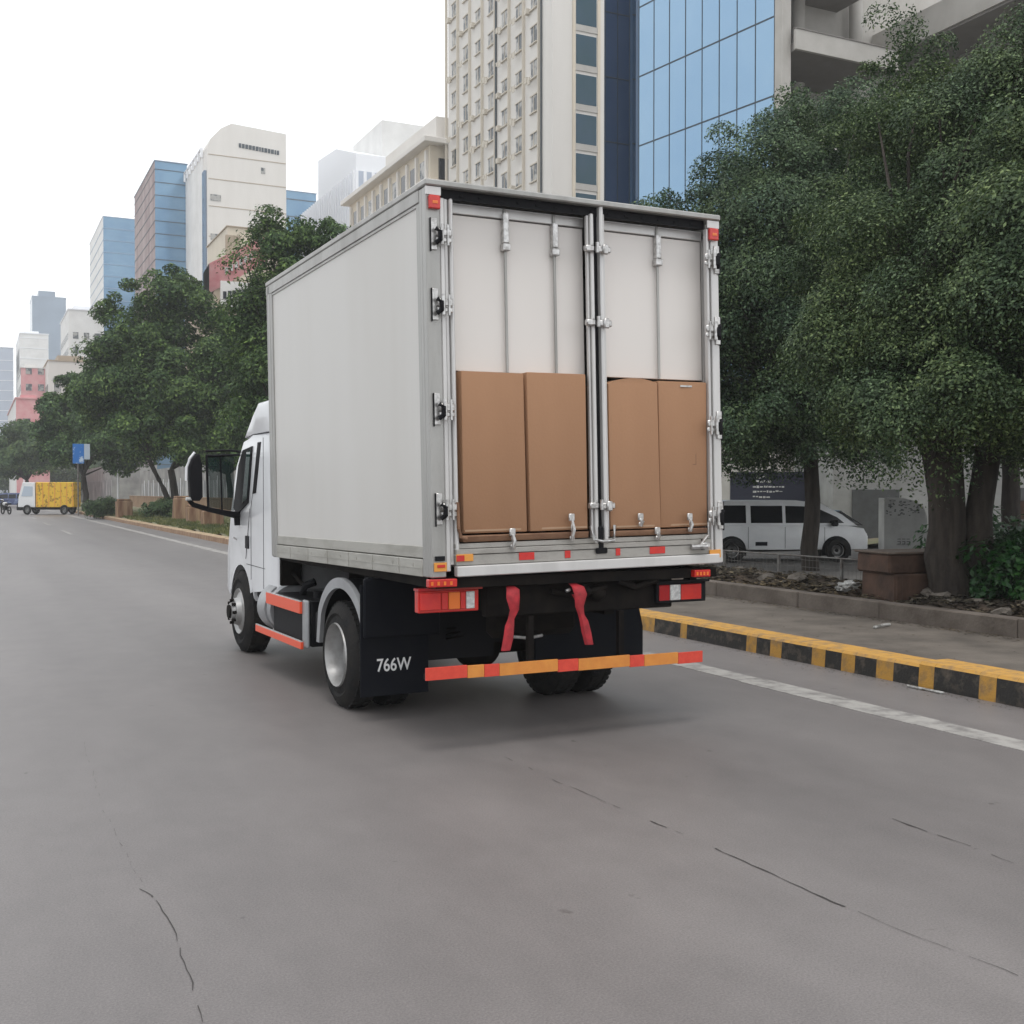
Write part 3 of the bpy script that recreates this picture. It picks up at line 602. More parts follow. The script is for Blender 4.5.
# white crumpled litter, stick, pipe
def blob(name, loc, sc, m, label, cat, seed):
    b = NB(); bmesh.ops.create_icosphere(b, subdivisions=3, radius=1); r_ = random.Random(seed)
    for v in b.verts: v.co *= 1+r_.uniform(-.35, .25); v.co = Vector((v.co.x*sc[0], v.co.y*sc[1], v.co.z*sc[2]))
    o = obj(name, b, m); o.location = loc; mark(o, label, cat); return o
M['plastic'] = mat('dirty_white_plastic', (.55, .55, .53), .5, c2=(.12, .11, .10), scale=9, contrast=(.4, .6))
blob('plastic_bag', (10.95, 12.0, .36), (.20, .14, .08), 'plastic', 'crumpled dirty white plastic bag on the soil left of the brown block', 'bag', 4)
b = NB(); tube(b, [(0, 0, 0), (.05, .2, .01), (.08, .42, .0)], .017, 6); o = obj('stick', b, 'plastic'); o.location = (9.55, 10.05, .075); o.rotation_euler = (0, 0, -1.0); mark(o, 'short pale stick lying on the pavement near the low wall', 'stick')
b = NB(); tube(b, [(0, 0, 0), (0, .38, .003)], .011, 6); o = obj('pipe_offcut', b, 'plastic'); o.location = (7.2, 6.78, .012); o.rotation_euler = (0, 0, .05); mark(o, 'thin pale pipe offcut lying at the foot of the yellow and black kerb', 'pipe')
# brown stone block
M['brownstone'] = mat('brown_stone', (.04, .022, .015), .9, c2=(.095, .052, .034), scale=3, bump=.5, bscale=15, detail=9)
M['browncap'] = mat('block_cap', (.16, .13, .11), .85, c2=(.10, .07, .05), scale=4, bump=.3)
e = empty('masonry_block', (10.95, 11.0, .15), R(-8))
b = NB(); box(b, -.12, 1.5, .0, .75, -.1, .44, bev=.02); box(b, -.12, -.02, -.03, -.002, -.1, .43, bev=.01); obj('plinth', b, 'brownstone', e)
b = NB(); box(b, -.16, 1.1, .06, .8, .44, .70, bev=.025); obj('upper_course', b, 'brownstone', e)
b = NB(); box(b, -.18, 1.12, .04, .82, .702, .73, bev=.008); obj('cap', b, 'browncap', e)
for ch in e.children:
    for v in ch.data.vertices: v.co += Vector((math.sin(v.co.z*23+v.co.y*7), math.sin(v.co.x*17+v.co.z*5), 0))*.012
mark(e, 'dark brown two-stepped masonry block beside the thick tree trunk', 'block')
# low rail fence
M['oldsteel'] = mat('old_galvanised', (.20, .20, .19), .6, .3, c2=(.10, .08, .07), scale=6)
fe = empty('rail_fence', (12.9, 13.2, 0)); mark(fe, 'low rusty rail fence with wire mesh running in front of the parked white van', 'fence')
b = NB(); tube(b, [(0, -.6, .58), (0, 3, .56), (0, 8, .54)], .014, 8); obj('rail', b, 'oldsteel', fe)
for k in range(6): b = NB(); box(b, -.02, .02, -.5+k*1.6, -.46+k*1.6, -.1, .56); obj('post', b, 'oldsteel', fe)
b = NB()
for k in range(90): y = -.55+k*.095; tube(b, [(0, y, .05), (0, y, .555)], .0035, 4)
for z in (.12, .25, .38, .5): tube(b, [(.005, -.55, z), (.005, 8, z)], .0035, 4)
obj('wire_mesh', b, 'oldsteel', fe)
# ------------------------------------------------------------------ vehicles
M['vanwhite'] = mat('van_white', (.76, .77, .78), .3, c2=(.68, .69, .70), scale=2, coat=.3)
M['winblack'] = mat('car_glass', (.012, .014, .02), .08, spec=.6)
M['tyre2'] = M['tyre']
def simple_wheel(parent, x, y, r, w, s):
    b = NB(); lathe(b, [(0, r*.62), (-.005, r*.8), (.02, r*.97), (.05, r), (w-.05, r), (w-.02, r*.97), (w, r*.62)], 0, 0, 0, 28, close=True)
    o = obj('wheel', b, 'tyre', parent, 35, tf=Matrix.Translation((x, y, r)) @ Matrix.Rotation(R(90) if s < 0 else R(-90), 4, 'Z'))
    b = NB(); lathe(b, [(.02, r*.63), (.005, r*.5), (.03, r*.3), (.01, r*.2), (0, 0)], 0, 0, 0, 24)
    obj('rim', b, 'rim', o, 35, tf=Matrix.Translation((x, y, r)) @ Matrix.Rotation(R(90) if s < 0 else R(-90), 4, 'Z'))
def vehicle(name, loc, rz, L_, Wd, lower, upper, wins, wheels, paint, label, group=None, cat='van', taper=.12, extra=None, r=.3):
    # local x forward, profile in x-z, width along y; lower outline and greenhouse outline
    e = empty(name, loc, rz); mark(e, label, cat, group)
    b = NB(); h = Wd/2
    prism(b, lower, -h, h, 'y', bev=.035); 
    z0 = min(p[1] for p in upper); z1 = max(p[1] for p in upper)
    A = len(b.verts); n0 = set(b.verts)
    prism(b, upper, -h+.01, h-.01, 'y', bev=.03)
    for v in b.verts:
        if v not in n0:
            t = (v.co.z-z0)/(z1-z0); v.co.y *= 1-taper*t
    obj('body', b, paint, e, 40)
    for (pts) in wins:
        for s in (-1, 1):
            b = NB(); V = []
            for (x, z) in pts:
                t = (z-z0)/(z1-z0); V.append(b.verts.new((x, s*((h-.01)*(1-taper*t)+.004), z)))
            b.faces.new(V); bmesh.ops.solidify(b, geom=b.faces[:], thickness=-.004*s); obj('window', b, 'winblack', e)
    for x in wheels:
        for s in (-1, 1): simple_wheel(e, x, s*(h-.005), r, .2, -s)
        b = NB(); prism(b, [(x+(r+.07)*math.cos(t), r+(r+.07)*math.sin(t)) for t in np.linspace(0, math.pi, 14)]+[(x-(r+.07), .16), (x+r+.07, .16)], -h-.003, h+.003, 'y'); obj('wheel_well', b, 'blackp', e)
    if extra: extra(e, h)
    return e
def vanextra(e, h):
    b = NB(); box(b, 2.02, 2.12, -.8, .8, .28, .5, bev=.03); obj('bumper', b, 'blackp', e)
    b = NB(); box(b, 1.15, 1.3, -h-.18, -h-.02, .92, 1.08, bev=.03); obj('wing_mirror', b, 'blackp', e)
    b = NB(); box(b, -.75, -.45, -h-.006, -h-.001, .42, .52); obj('side_badge', b, 'winblack', e)
    b = NB(); tube(b, [(.0, -h-.003, .9), (.0, -h-.003, .35)], .005, 4); tube(b, [(-.93, -h-.003, .9), (-.93, -h-.003, .35)], .005, 4); tube(b, [(1.0, -h-.003, .9), (1.0, -h-.003, .35)], .005, 4); obj('door_seam', b, 'winblack', e)
    b = NB(); prism(b, [(1.42, 1.30), (2.0, .93), (2.01, .95), (1.44, 1.32)], -.7, .7, 'y'); obj('windscreen', b, 'winblack', e)
    b = NB(); box(b, 1.98, 2.1, -.8, -.55, .6, .74, bev=.02); box(b, 1.98, 2.1, .55, .8, .6, .74, bev=.02); obj('headlight', b, 'lensw', e)
lower = [(-2.2, .30), (-2.2, .85), (-2.1, .96), (1.5, .95), (2.0, .86), (2.1, .66), (2.1, .32)]
upper = [(-2.12, .94), (-2.02, 1.35), (-1.85, 1.52), (-1.4, 1.58), (.3, 1.58), (.95, 1.50), (1.45, 1.22), (1.85, .92)]
wins = [[(-1.98, 1.0), (-1.90, 1.2), (-1.65, 1.42), (-1.5, 1.45), (-.98, 1.45), (-.98, 1.0)], [(-.86, 1.0), (-.86, 1.44), (-.06, 1.44), (-.06, 1.0)], [(.02, 1.0), (.02, 1.44), (.75, 1.42), (1.32, 1.15), (1.5, 1.0)]]
vp = spot(776, 520, 27.2); hdg = math.atan2(-.40, .92)
vehicle('parked_van', (vp.x, vp.y, 0.02), hdg, 4.3, 1.7, lower, upper, wins, [-1.35, 1.3], 'vanwhite', 'white people carrier parked side-on beyond the rail fence under the trees', extra=vanextra).scale = (.94, .94, .92)
# far traffic
M['yellowp'] = mat('yellow_truck_paint', (.75, .47, .03), .5, c2=(.30, .16, .02), scale=6, contrast=(.52, .62), detail=9)
M['bluep'] = mat('blue_paint', (.05, .07, .17), .5, c2=(.2, .25, .38), scale=4, contrast=(.5, .7))
M['ltblue'] = mat('pale_blue_glazing', (.45, .52, .60), .2)
q = spot(50, 512, 84); e = empty('small_lorry', (q.x, q.y, 0), R(158)); mark(e, 'small lorry with yellow cargo body and white cab at the left end of the road', 'truck')
b = NB(); e.scale = (1.03, 1.1, 1.30); box(b, -1.95, .72, -.75, .75, .42, 1.85, bev=.03); cb = obj('cargo_body', b, 'yellowp', e)
b = NB()
for k in range(7): x = -1.9+k*.42; box(b, x, x+.05, -.77, .77, .45, 1.82)
obj('body_rib', b, M['amber'], cb)
b = NB(); box(b, -1.7, 1.7, -.6, .6, .28, .42); obj('chassis', b, 'frame', e)
b = NB(); prism(b, [(.78, .42), (.78, 1.83), (1.65, 1.85), (1.95, 1.0), (2.0, .42)], -.72, .72, 'y', bev=.04); cb = obj('cab', b, 'vanwhite', e)
b = NB(); prism(b, [(.95, 1.05), (.95, 1.6), (1.55, 1.62), (1.74, 1.05)], -.735, .735, 'y'); obj('side_window', b, 'ltblue', cb)
b = NB(); box(b, 1.75, 2.1, -.7, .7, .25, .48, bev=.03); obj('bumper', b, 'blackp', e)
for x in (-1.3, 1.3):
    for s in (-1, 1): simple_wheel(e, x, s*.74, .28, .18, -s)
q = spot(12, 500, 120); vehicle('distant_car', (q.x, q.y, 0), R(150), 4.2, 1.7, lower, upper, wins, [-1.35, 1.3], 'bluep', 'dark blue car at the left edge beyond the white lorry cab', cat='car')
q = spot(30, 500, 150); vehicle('distant_car', (q.x, q.y, 0), R(95), 4.2, 1.7, lower, upper, wins, [-1.35, 1.3], 'ltblue', 'pale distant car just showing above the white lorry cab', cat='car')
q = spot(24, 498, 175); vehicle('distant_car', (q.x+2, q.y, 0), R(80), 4.2, 1.7, lower, upper, wins, [-1.35, 1.3], 'blackp', 'small black car farthest away at the end of the road', cat='car')
def motorbike(loc, rz, label):
    e = empty('motorbike', loc, rz); mark(e, label, 'motorbike', 'motorbikes at the left edge')
    for x in (-.62, .62):
        b = NB(); lathe(b, [(-.04, .24), (-.05, .29), (0, .31), (.05, .29), (.04, .24)], 0, 0, 0, 24, close=True); obj('wheel', b, 'tyre', e, 40, tf=Matrix.Translation((x, 0, .31)) @ Matrix.Rotation(R(90), 4, 'Z'))
    b = NB(); tube(b, [(.62, 0, .31), (.42, 0, .85), (.38, 0, 1.0)], .03, 8); tube(b, [(-.62, 0, .31), (-.1, 0, .35), (.2, 0, .45), (.42, 0, .85)], .05, 8); tube(b, [(.36, -.33, 1.04), (.4, 0, .98), (.36, .33, 1.04)], .018, 8); box(b, -.1, .25, -.12, .12, .3, .6, bev=.04); obj('frame', b, 'frame', e, 40)
    b = NB(); box(b, -.75, -.05, -.13, .13, .72, .84, bev=.05); obj('seat', b, 'blackp', e, 40)
    b = NB(); box(b, -.02, .36, -.14, .14, .66, .92, bev=.07); obj('fuel_tank', b, 'lensw', e, 40)
q = spot(6, 506, 84); motorbike((q.x, q.y, 0), R(110), 'motorbike nearest the left frame edge, wheels on the open road')
q = spot(2, 500, 118); motorbike((q.x, q.y, 0), R(80), 'motorbike farther away at the very left edge of the road')
# ------------------------------------------------------------------ buildings
M['cream'] = mat('cream_render', (.72, .69, .65), .8, c2=(.65, .62, .58), scale=.35, contrast=(.3, .75), stretch=(1, 1, .2), bump=.1)
M['beige'] = mat('beige_render', (.66, .59, .48), .8, c2=(.60, .53, .43), scale=.3)
M['paleW'] = mat('pale_white_render', (.76, .75, .73), .8, c2=(.66, .65, .63), scale=.3)
M['fins'] = mat('white_fin', (.82, .83, .86), .7)
M['towerglass'] = mat('bluish_tower_glass', (.10, .22, .36), .12, .35, c2=(.16, .30, .44), scale=.15)
M['greyglass'] = mat('grey_tower_glass', (.12, .17, .24), .15, .35, c2=(.16, .22, .30), scale=.15)
M['brownwall'] = mat('brown_cladding', (.20, .12, .12), .7, c2=(.36, .28, .27), scale=.3, stretch=(1, 1, .3))
M['curtain'] = mat('sky_blue_curtain_glass', (.24, .40, .58), .06, .45, c2=(.29, .45, .61), scale=.12, spec=.8)
M['curtain_d'] = mat('dark_blue_curtain_glass', (.025, .055, .12), .12, .0, c2=(.035, .07, .15), scale=.15, spec=.35)
M['curtain_m'] = mat('mid_blue_curtain_glass', (.05, .095, .17), .12, .0, c2=(.06, .11, .19), scale=.15, spec=.35)
M['stairglass'] = mat('dark_teal_glass', (.018, .06, .08), .15, c2=(.03, .07, .11), scale=.3, spec=.3)
M['mullion'] = mat('dark_mullion', (.03, .045, .06), .5)
M['winpane'] = mat('small_window_pane', (.05, .06, .07), .2, c2=(.35, .34, .32), scale=.9, contrast=(.45, .55), detail=2)
M['winframe'] = mat('window_surround', (.58, .53, .45), .8)
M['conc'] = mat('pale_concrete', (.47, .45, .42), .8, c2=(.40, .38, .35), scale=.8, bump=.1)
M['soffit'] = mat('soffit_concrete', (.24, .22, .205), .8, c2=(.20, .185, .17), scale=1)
M['pink'] = mat('faded_red_billboard', (.60, .24, .26), .6, c2=(.66, .38, .38), scale=.8)
M['tan'] = mat('tan_render', (.42, .34, .25), .8, c2=(.36, .29, .22), scale=.4)
def dupmesh(o, loc, parent):
    c = o.copy(); COL.objects.link(c); c.parent = parent; c.location = loc; return c
# apartment tower: facade on the road side (x=38.8) and a side facing the viewer (y=74)
ap = empty('apartment_tower', (38.8, 74, 0)); mark(ap, 'tall cream apartment tower with columns of small windows behind the truck roof', 'tower block')
b = NB(); box(b, 0, 13, 0, 20.1, 0, 47, bev=0); wall = obj('wall', b, 'cream', ap)
b = NB()
for k in range(8): y = 1.9+k*2.62; box(b, -.22, -.001, y, y+.14, 0, 47)
obj('pilaster', b, M['winframe'], ap)
b = NB(); tube(b, [(-.1, 1.6, 0), (-.1, 1.6, 47)], .07, 6); tube(b, [(-.1, 9.7, 0), (-.1, 9.7, 47)], .07, 6); obj('downpipe', b, 'mullion', ap)
wp = None; rnd = random.Random(11); cnt = 0
for c in range(7):
    for r_ in range(14):
        z = 12.3+r_*2.62+(c % 3)*.25; y = 2.45+c*2.62
        hh = rnd.choice([1.25, 1.25, 1.4, 1.0]); 
        b = NB(); box(b, -.03, -.012, y, y+1.0, z, z+hh); w = obj('window', b, 'winpane', ap)
        b = NB(); box(b, -.09, -.001, y-.10, y+1.1, z+hh, z+hh+.10); box(b, -.16, -.001, y-.10, y+1.1, z-.10, z-.002); box(b, -.06, -.001, y+.47, y+.53, z, z+hh)
        if rnd.random() < .45: box(b, -.35, -.001, y+1.15, y+1.55, z-.2, z+.2)
        if rnd.random() < .35: tube(b, [(-.6, y-.2, z-.2), (-.6, y+1.2, z-.2)], .02, 4); box(b, -.62, -.58, y+.1, y+.5, z-.7, z-.2); box(b, -.62, -.58, y+.6, y+.9, z-.5, z-.2)
        obj('window_frame', b, 'winframe', w)
for k in range(13):
    z = 13.0+k*2.95
    b = NB(); box(b, 2.0, 3.75, -.03, -.012, z, z+2.2); w = obj('stair_window', b, 'stairglass', ap)
    b = NB(); box(b, 1.93, 3.82, -.08, -.001, z-.5, z-.04); obj('spandrel', b, 'conc', w)
b = NB(); box(b, 1.70, 1.92, -.10, -.001, 0, 47); box(b, 3.83, 4.05, -.10, -.001, 0, 47); obj('pier', b, 'beige', ap)
# glass office building, turned by -9.8 degrees from the road
gb = empty('glass_office_block', (27.95, 34.55, 0), R(9.8)); mark(gb, 'glass-fronted office block with light blue curtain wall and pale concrete balconies above the trees', 'office building')
b = NB(); prism(b, [(.05, .3), (.45, .3), (.45, 4.3), (12, 4.3), (12, 8.3), (.05, 8.3)], 0, 33, 'z'); obj('core', b, 'curtain_m', gb)
zs = [0, 3.5]+[6.5+3.03*k for k in range(9)]
for i in range(8):
    b = NB(); y0 = .28+i*.97
    box(b, .0, .045, y0+.02, y0+.95, 3, 33); o = obj('glass_pane_column', b, 'curtain', gb)
b = NB()
for i in range(9): y0 = .28+i*.97; box(b, -.015, .03, y0-.018, y0+.018, 3, 33)
for k in range(9): 
    z = 19.95-9.09+3.03*k; box(b, -.012, .02, .28, 8.05, z-.03, z+.03)
obj('mullion_grid', b, 'mullion', gb)
b = NB(); box(b, -.03, .48, -.12, .26, 0, 33, bev=.02); obj('corner_pier', b, 'conc', gb)
b = NB(); box(b, -.25, 12, -.45, 8.3, 0, 4.2); obj('podium', b, 'conc', gb)
# dark glass wing beyond
dg_ = empty('dark_glass_block', (26.9, 46, 0)); mark(dg_, 'narrow dark blue glass block between the cream tower and the light blue curtain wall', 'office building')
b = NB(); prism(b, [(.06, .06), (2.95, .06), (9, 9), (6.0, 9)], 0, 40, 'z'); obj('core', b, 'curtain_d', dg_)
b = NB(); box(b, 0, 1.35, 0, .05, 0, 40); obj('glass_front', b, 'curtain_d', dg_)
b = NB(); box(b, 1.37, 3.0, -.25, .05, 0, 40); obj('glass_return', b, 'curtain_m', dg_)
b = NB()
for k in range(12): box(b, -.02, 1.36, -.02, 0.01, 3+3.03*k, 3.05+3.03*k); box(b, 1.36, 3, -.27, -.251, 3+3.03*k, 3.05+3.03*k)
for x in (.0, .68, 1.34): box(b, x, x+.03, -.03, .01, 0, 40)
obj('mullion', b, 'mullion', dg_)
# balcony wing of the pale concrete building: faces the viewer
bw = empty('concrete_balcony_wing', (28.28, 34.25, 0)); mark(bw, 'pale concrete building wing with deep balconies rising behind the right-hand trees', 'building')
b = NB(); box(b, .2, 22, 3.4, 9, 0, 33); obj('rear_wall', b, 'conc', bw)
zf = [14.95, 18.6, 22.2, 25.9, 29.6]
for z in [7.6, 11.3]+zf:
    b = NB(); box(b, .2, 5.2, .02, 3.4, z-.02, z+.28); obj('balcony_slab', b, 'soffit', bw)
    b = NB(); box(b, .08, 5.3, -.12, .02, z-.05, z+.72, bev=.01); f = obj('balcony_parapet', b, 'conc', bw)
    b = NB(); box(b, .06, 5.3, -.15, .05, z+.722, z+.76); obj('parapet_cap', b, 'soffit', f)
b = NB(); box(b, .0, .19, .3, 3.4, 0, 33); obj('side_wall', b, 'conc', bw)
for x in (2.7, 5.8):
    b = NB(); tube(b, [(x, 2.9, 0), (x, 2.9, 33)], .28, 20); obj('column', b, 'conc', bw, 40)
for z in (11.7, 15.4, 19.0, 22.6):
    b = NB(); box(b, .5, 2.3, 3.36, 3.39, z+.2, z+2.4); w = obj('balcony_window', b, 'winblack', bw)
    b = NB()
    for x in (.5, .95, 1.4, 1.85, 2.26): box(b, x, x+.05, 3.32, 3.36, z+.2, z+2.4)
    box(b, .5, 2.3, 3.32, 3.355, z+1.7, z+1.75); obj('window_frame', b, 'mullion', w)
# upper overhang coming towards the viewer
b = NB(); prism(b, [(7.1, 3.3), (7.1, -8), (18, -8), (18, 3.3)], 20.3, 21.5, 'z'); obj('overhang_slab', b, 'conc', bw)
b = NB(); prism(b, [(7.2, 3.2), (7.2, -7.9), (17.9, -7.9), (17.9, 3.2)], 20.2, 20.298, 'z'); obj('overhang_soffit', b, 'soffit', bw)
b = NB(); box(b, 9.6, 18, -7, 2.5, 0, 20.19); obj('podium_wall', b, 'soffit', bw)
# generic far block
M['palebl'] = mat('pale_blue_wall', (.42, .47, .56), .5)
M['bandblue'] = mat('blue_band', (.20, .30, .42), .5)
def block(name, label, X, Y, w, l, top, m_front, m_side, bands=0, bandm='mullion', cat='tower block', vert=0, step=None, roof=None, windows=None, group=None, sidewin=None):
    e = empty(name, (X, Y, 0)); mark(e, label, cat, group)
    b = NB(); box(b, 0, w, .0, l, 0, top)
    for f in b.faces:
        f.material_index = 1 if f.normal.x < -.5 else 0
    b.faces.ensure_lookup_table(); bmesh.ops.recalc_face_normals(b, faces=b.faces[:])
    for f in b.faces: f.material_index = 1 if f.calc_center_median().x < .01 else 0
    obj('wall', b, [m_front, m_side], e)
    if bands:
        b = NB(); n = int(top/bands)
        for k in range(n): z = k*bands+2; box(b, -.06, w+.02, -.08, -.002, z, z+bands*.05); box(b, -.08, -.002, 0, l, z, z+bands*.05)
        obj('floor_band', b, bandm, e)
    if vert:
        b = NB(); n = int(l/vert)
        for k in range(n): box(b, -.35, -.002, k*vert, k*vert+vert*.35, 0, top)
        n = int(w/vert)
        for k in range(n): box(b, k*vert, k*vert+vert*.35, -.35, -.002, 0, top)
        obj('fin', b, 'fins', e)
    if roof: roof(e, w, l, top)
    if windows:
        z0, z1, dz, dx, ww, hh = windows; z = z0; n = 0
        while z < z1:
            for side in (0, 1):
                u = dx*.4
                while u < (w if side == 0 else l)-ww and n < 100:
                    b = NB()
                    if side == 0: box(b, u, u+ww, -.06, -.01, z, z+hh)
                    else: box(b, -.06, -.01, u, u+ww, z, z+hh)
                    obj('window', b, 'winpane', e); n += 1; u += dx
            z += dz
    return e
def parapet(m, h=1.2, inset=.0):
    def f(e, w, l, top): b = NB(); box(b, -.15, w+.15, -.15, l+.15, top, top+h*.3); box(b, w*.2, w*.7, l*.2, l*.7, top+h*.3, top+h*2); obj('roof', b, m, e)
    return f
# cream slab building with curved shoulder
e = empty('cream_office_tower', (35.3, 190, 0)); mark(e, 'large blank cream office tower with sloping shoulder and dark lettering strip near its top', 'tower block')
b = NB(); pr = [(0, 0), (13.2, 0), (13.2, 62.6), (4.0, 63.1), (2.2, 62.0), (.6, 60.2), (0, 58.8)]; prism(b, pr, 0, 40, 'y'); obj('wall', b, 'cream', e)
b = NB()
for z in (57.5, 53.5, 49, 44, 38, 33): box(b, .2, 13.2, -.05, -.002, z, z+.12)
obj('panel_joint', b, 'tan', e)
b = NB(); x = 5.2
rnd = random.Random(5)
while x < 11.8: w_ = rnd.uniform(.25, .5); box(b, x, x+w_, -.1, -.003, 59.3-(x-5)*.06, 60.0-(x-5)*.06); x += w_+.12
obj('sign_lettering', b, 'mullion', e)
b = NB(); box(b, 8.9, 9.6, -.08, -.003, 55.4, 56.4); obj('window', b, 'winpane', e)
b = NB(); box(b, -.4, -.002, 0.6, 2.6, 0, 55); obj('stair_shaft', b, 'greyglass', e)
b = NB()
for k in range(3): box(b, .5, 2.2, -.1, -.003, 50-k*6.5, 51-k*6.5)
obj('vent_row', b, 'winpane', e)
b = NB(); box(b, -.15, 0, 3.2, 30, 0, 57.8); obj('side_face', b, 'paleW', e)
b = NB()
for k in range(10): box(b, -.5, -.16, 3+k*2.8, 3.4+k*2.8, 57.8, 59.2)
box(b, -.5, -.16, 3, 31, 59.2, 59.4); obj('roof_railing', b, 'fins', e)
block('glass_tower', 'blue glass tower with brown side beside the cream office tower', 29.8, 210, 5.6, 28, 61, 'towerglass', 'brownwall', bands=2.3, roof=parapet('greyglass', .5))
block('glass_tower', 'light blue glass tower rising left of the brown-sided one', 30.0, 300, 11, 36, 71, 'towerglass', 'paleW', bands=3.0, bandm='bandblue', roof=parapet('fins', .3))
block('grey_tower', 'hazy blue-grey tower farthest left above the low roofs', 26.8, 600, 15.5, 24, 97.5, 'greyglass', 'greyglass', bands=0, roof=parapet('greyglass', 2))
block('pale_tower', 'pale grey tower standing just left below the blue-grey tower', 14.9, 420, 9, 40, 56, 'paleW', 'paleW', bands=3.5, bandm='fins', roof=parapet('fins', 1))
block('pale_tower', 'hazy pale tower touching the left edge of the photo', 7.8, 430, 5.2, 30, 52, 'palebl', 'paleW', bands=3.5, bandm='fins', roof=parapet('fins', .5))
block('blue_tower', 'small blue glass tower peeping out right of the cream office tower', 64.5, 260, 9, 12, 72, 'towerglass', 'towerglass', bands=4, roof=parapet('greyglass', .3))
# white finned tower
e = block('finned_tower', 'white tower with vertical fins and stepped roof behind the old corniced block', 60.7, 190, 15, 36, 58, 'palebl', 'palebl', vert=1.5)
b = NB(); prism(b, [(0, 58), (0, 61), (12, 65), (24, 66), (24, 58)], .2, 14.5, 'x'); 
obj('crown_screen', b, 'fins', e)
b = NB(); box(b, 6, 24, 3, 20, 58.05, 68.5); obj('rooftop_block', b, 'paleW', e)
# old corniced block
e = empty('old_corniced_block', (37.4, 95, 0)); mark(e, 'old cream block with cornices and rows of dark windows just above the truck box', 'building')
b = NB(); box(b, 0, 9, 0, 24, 0, 33); obj('wall', b, 'beige', e)
b = NB()
for z in (22, 25.6, 29.2, 33): box(b, -.9, 9.2, -.9, 24.5, z, z+.5, bev=.05)
box(b, 1.0, 9, 1.0, 15, 33.5, 36); obj('cornice', b, 'cream', e)
b = NB(); 
for q in range(5): box(b, -2.2, -.0, 18.0+q*1.2, 18.2+q*1.2, 26.2, 27.2)
box(b, -2.4, 0, 17.5, 24, 25.9, 26.2); obj('balcony', b, 'conc', e)
for z in (22.9, 26.5, 30.0):
    for k in range(9):
        b = NB(); box(b, -.05, -.01, 1+k*2.5, 2.5+k*2.5, z, z+1.9); obj('window', b, 'winblack' if (k+int(z)) % 3 else 'winpane', e)
    for k in range(3):
        b = NB(); box(b, .8+k*2.6, 2.2+k*2.6, -.05, -.01, z, z+1.9); obj('window', b, 'winblack', e)
for k in range(10):
    b = NB()
    for z in (22.9, 26.5, 30.0): box(b, -.25, -.001, .45+k*2.5, .8+k*2.5, z-.3, z+2.6)
    obj('pilaster', b, 'cream', e)
# billboard building
e = empty('billboard_building', (20.6, 108, 0)); mark(e, 'low pale building with a faded red rooftop billboard above the roadside trees', 'building')
b = NB(); box(b, 0, 14, 0, 16, 0, 21); obj('wall', b, 'tan', e)
b = NB(); 
V = [b.verts.new(p) for p in ((-.4, 3, 20.0), (-.4, 0, 20.4), (4.8, -.6, 23.6), (4.8, -.6, 26.2), (-.4, 0, 23.2), (-.4, 3, 22.8))]
b.faces.new((V[0], V[1], V[4], V[5])); b.faces.new((V[1], V[2], V[3], V[4])); bmesh.ops.solidify(b, geom=b.faces[:], thickness=.2); bb = obj('billboard', b, 'pink', e)
b = NB(); rnd = random.Random(9)
for k in range(7): x = 1.0+k*.45; box(b, x, x+.28, -.45, -.25, 22.3+k*.3, 22.9+k*.3)
obj('billboard_marks', b, 'lensw', bb)
b = NB(); box(b, .6, 5.5, -.4, -.001, 19.2, 21.6); obj('rooftop_screen', b, 'paleW', e)
b = NB()
for k in range(10): box(b, .8+k*.45, 1.1+k*.45, -.5, -.401, 19.9+k*.08, 20.6+k*.08)
obj('louvre', b, 'winblack', e)
# tan tank-like building behind it (with banner)
e = block('tan_building', 'tan rendered building with a hanging picture banner in front of the cream tower', 26.0, 128, 6.5, 12, 31.5, 'beige', 'beige', cat='building', roof=parapet('tan', .3))
b = NB(); box(b, -.3, 1.3, -.3, -.05, 24, 30.5); obj('banner', b, 'tan', e)
block('low_cream_block', 'low plain cream block rising over the trees at far left', 13.0, 230, 9.5, 20, 26.5, 'cream', 'cream', cat='building', windows=(14, 24, 3.4, 2.6, 1.2, 1.4), roof=parapet('tan', .8))
block('stacked_white_block', 'cluttered whitish block just behind the low cream block', 18.8, 260, 7, 24, 41, 'paleW', 'paleW', cat='building', windows=(22, 38, 3.2, 2.2, 1.1, 1.4), roof=parapet('fins', .8))
e = block('red_fronted_building', 'small building with faded red signboards at the left edge', 5.6, 175, 4.4, 40, 15, 'pink', 'paleW', cat='building', roof=parapet('pink', .6), windows=(8, 14, 3, 2.2, 1, 1.2))
e = block('red_fronted_building', 'pinkish taller building behind the leftmost red signboards', 8.6, 240, 4.5, 20, 26, 'pink', 'paleW', cat='building', windows=(12, 25, 3.2, 2.2, 1.1, 1.3), roof=parapet('paleW', .6))
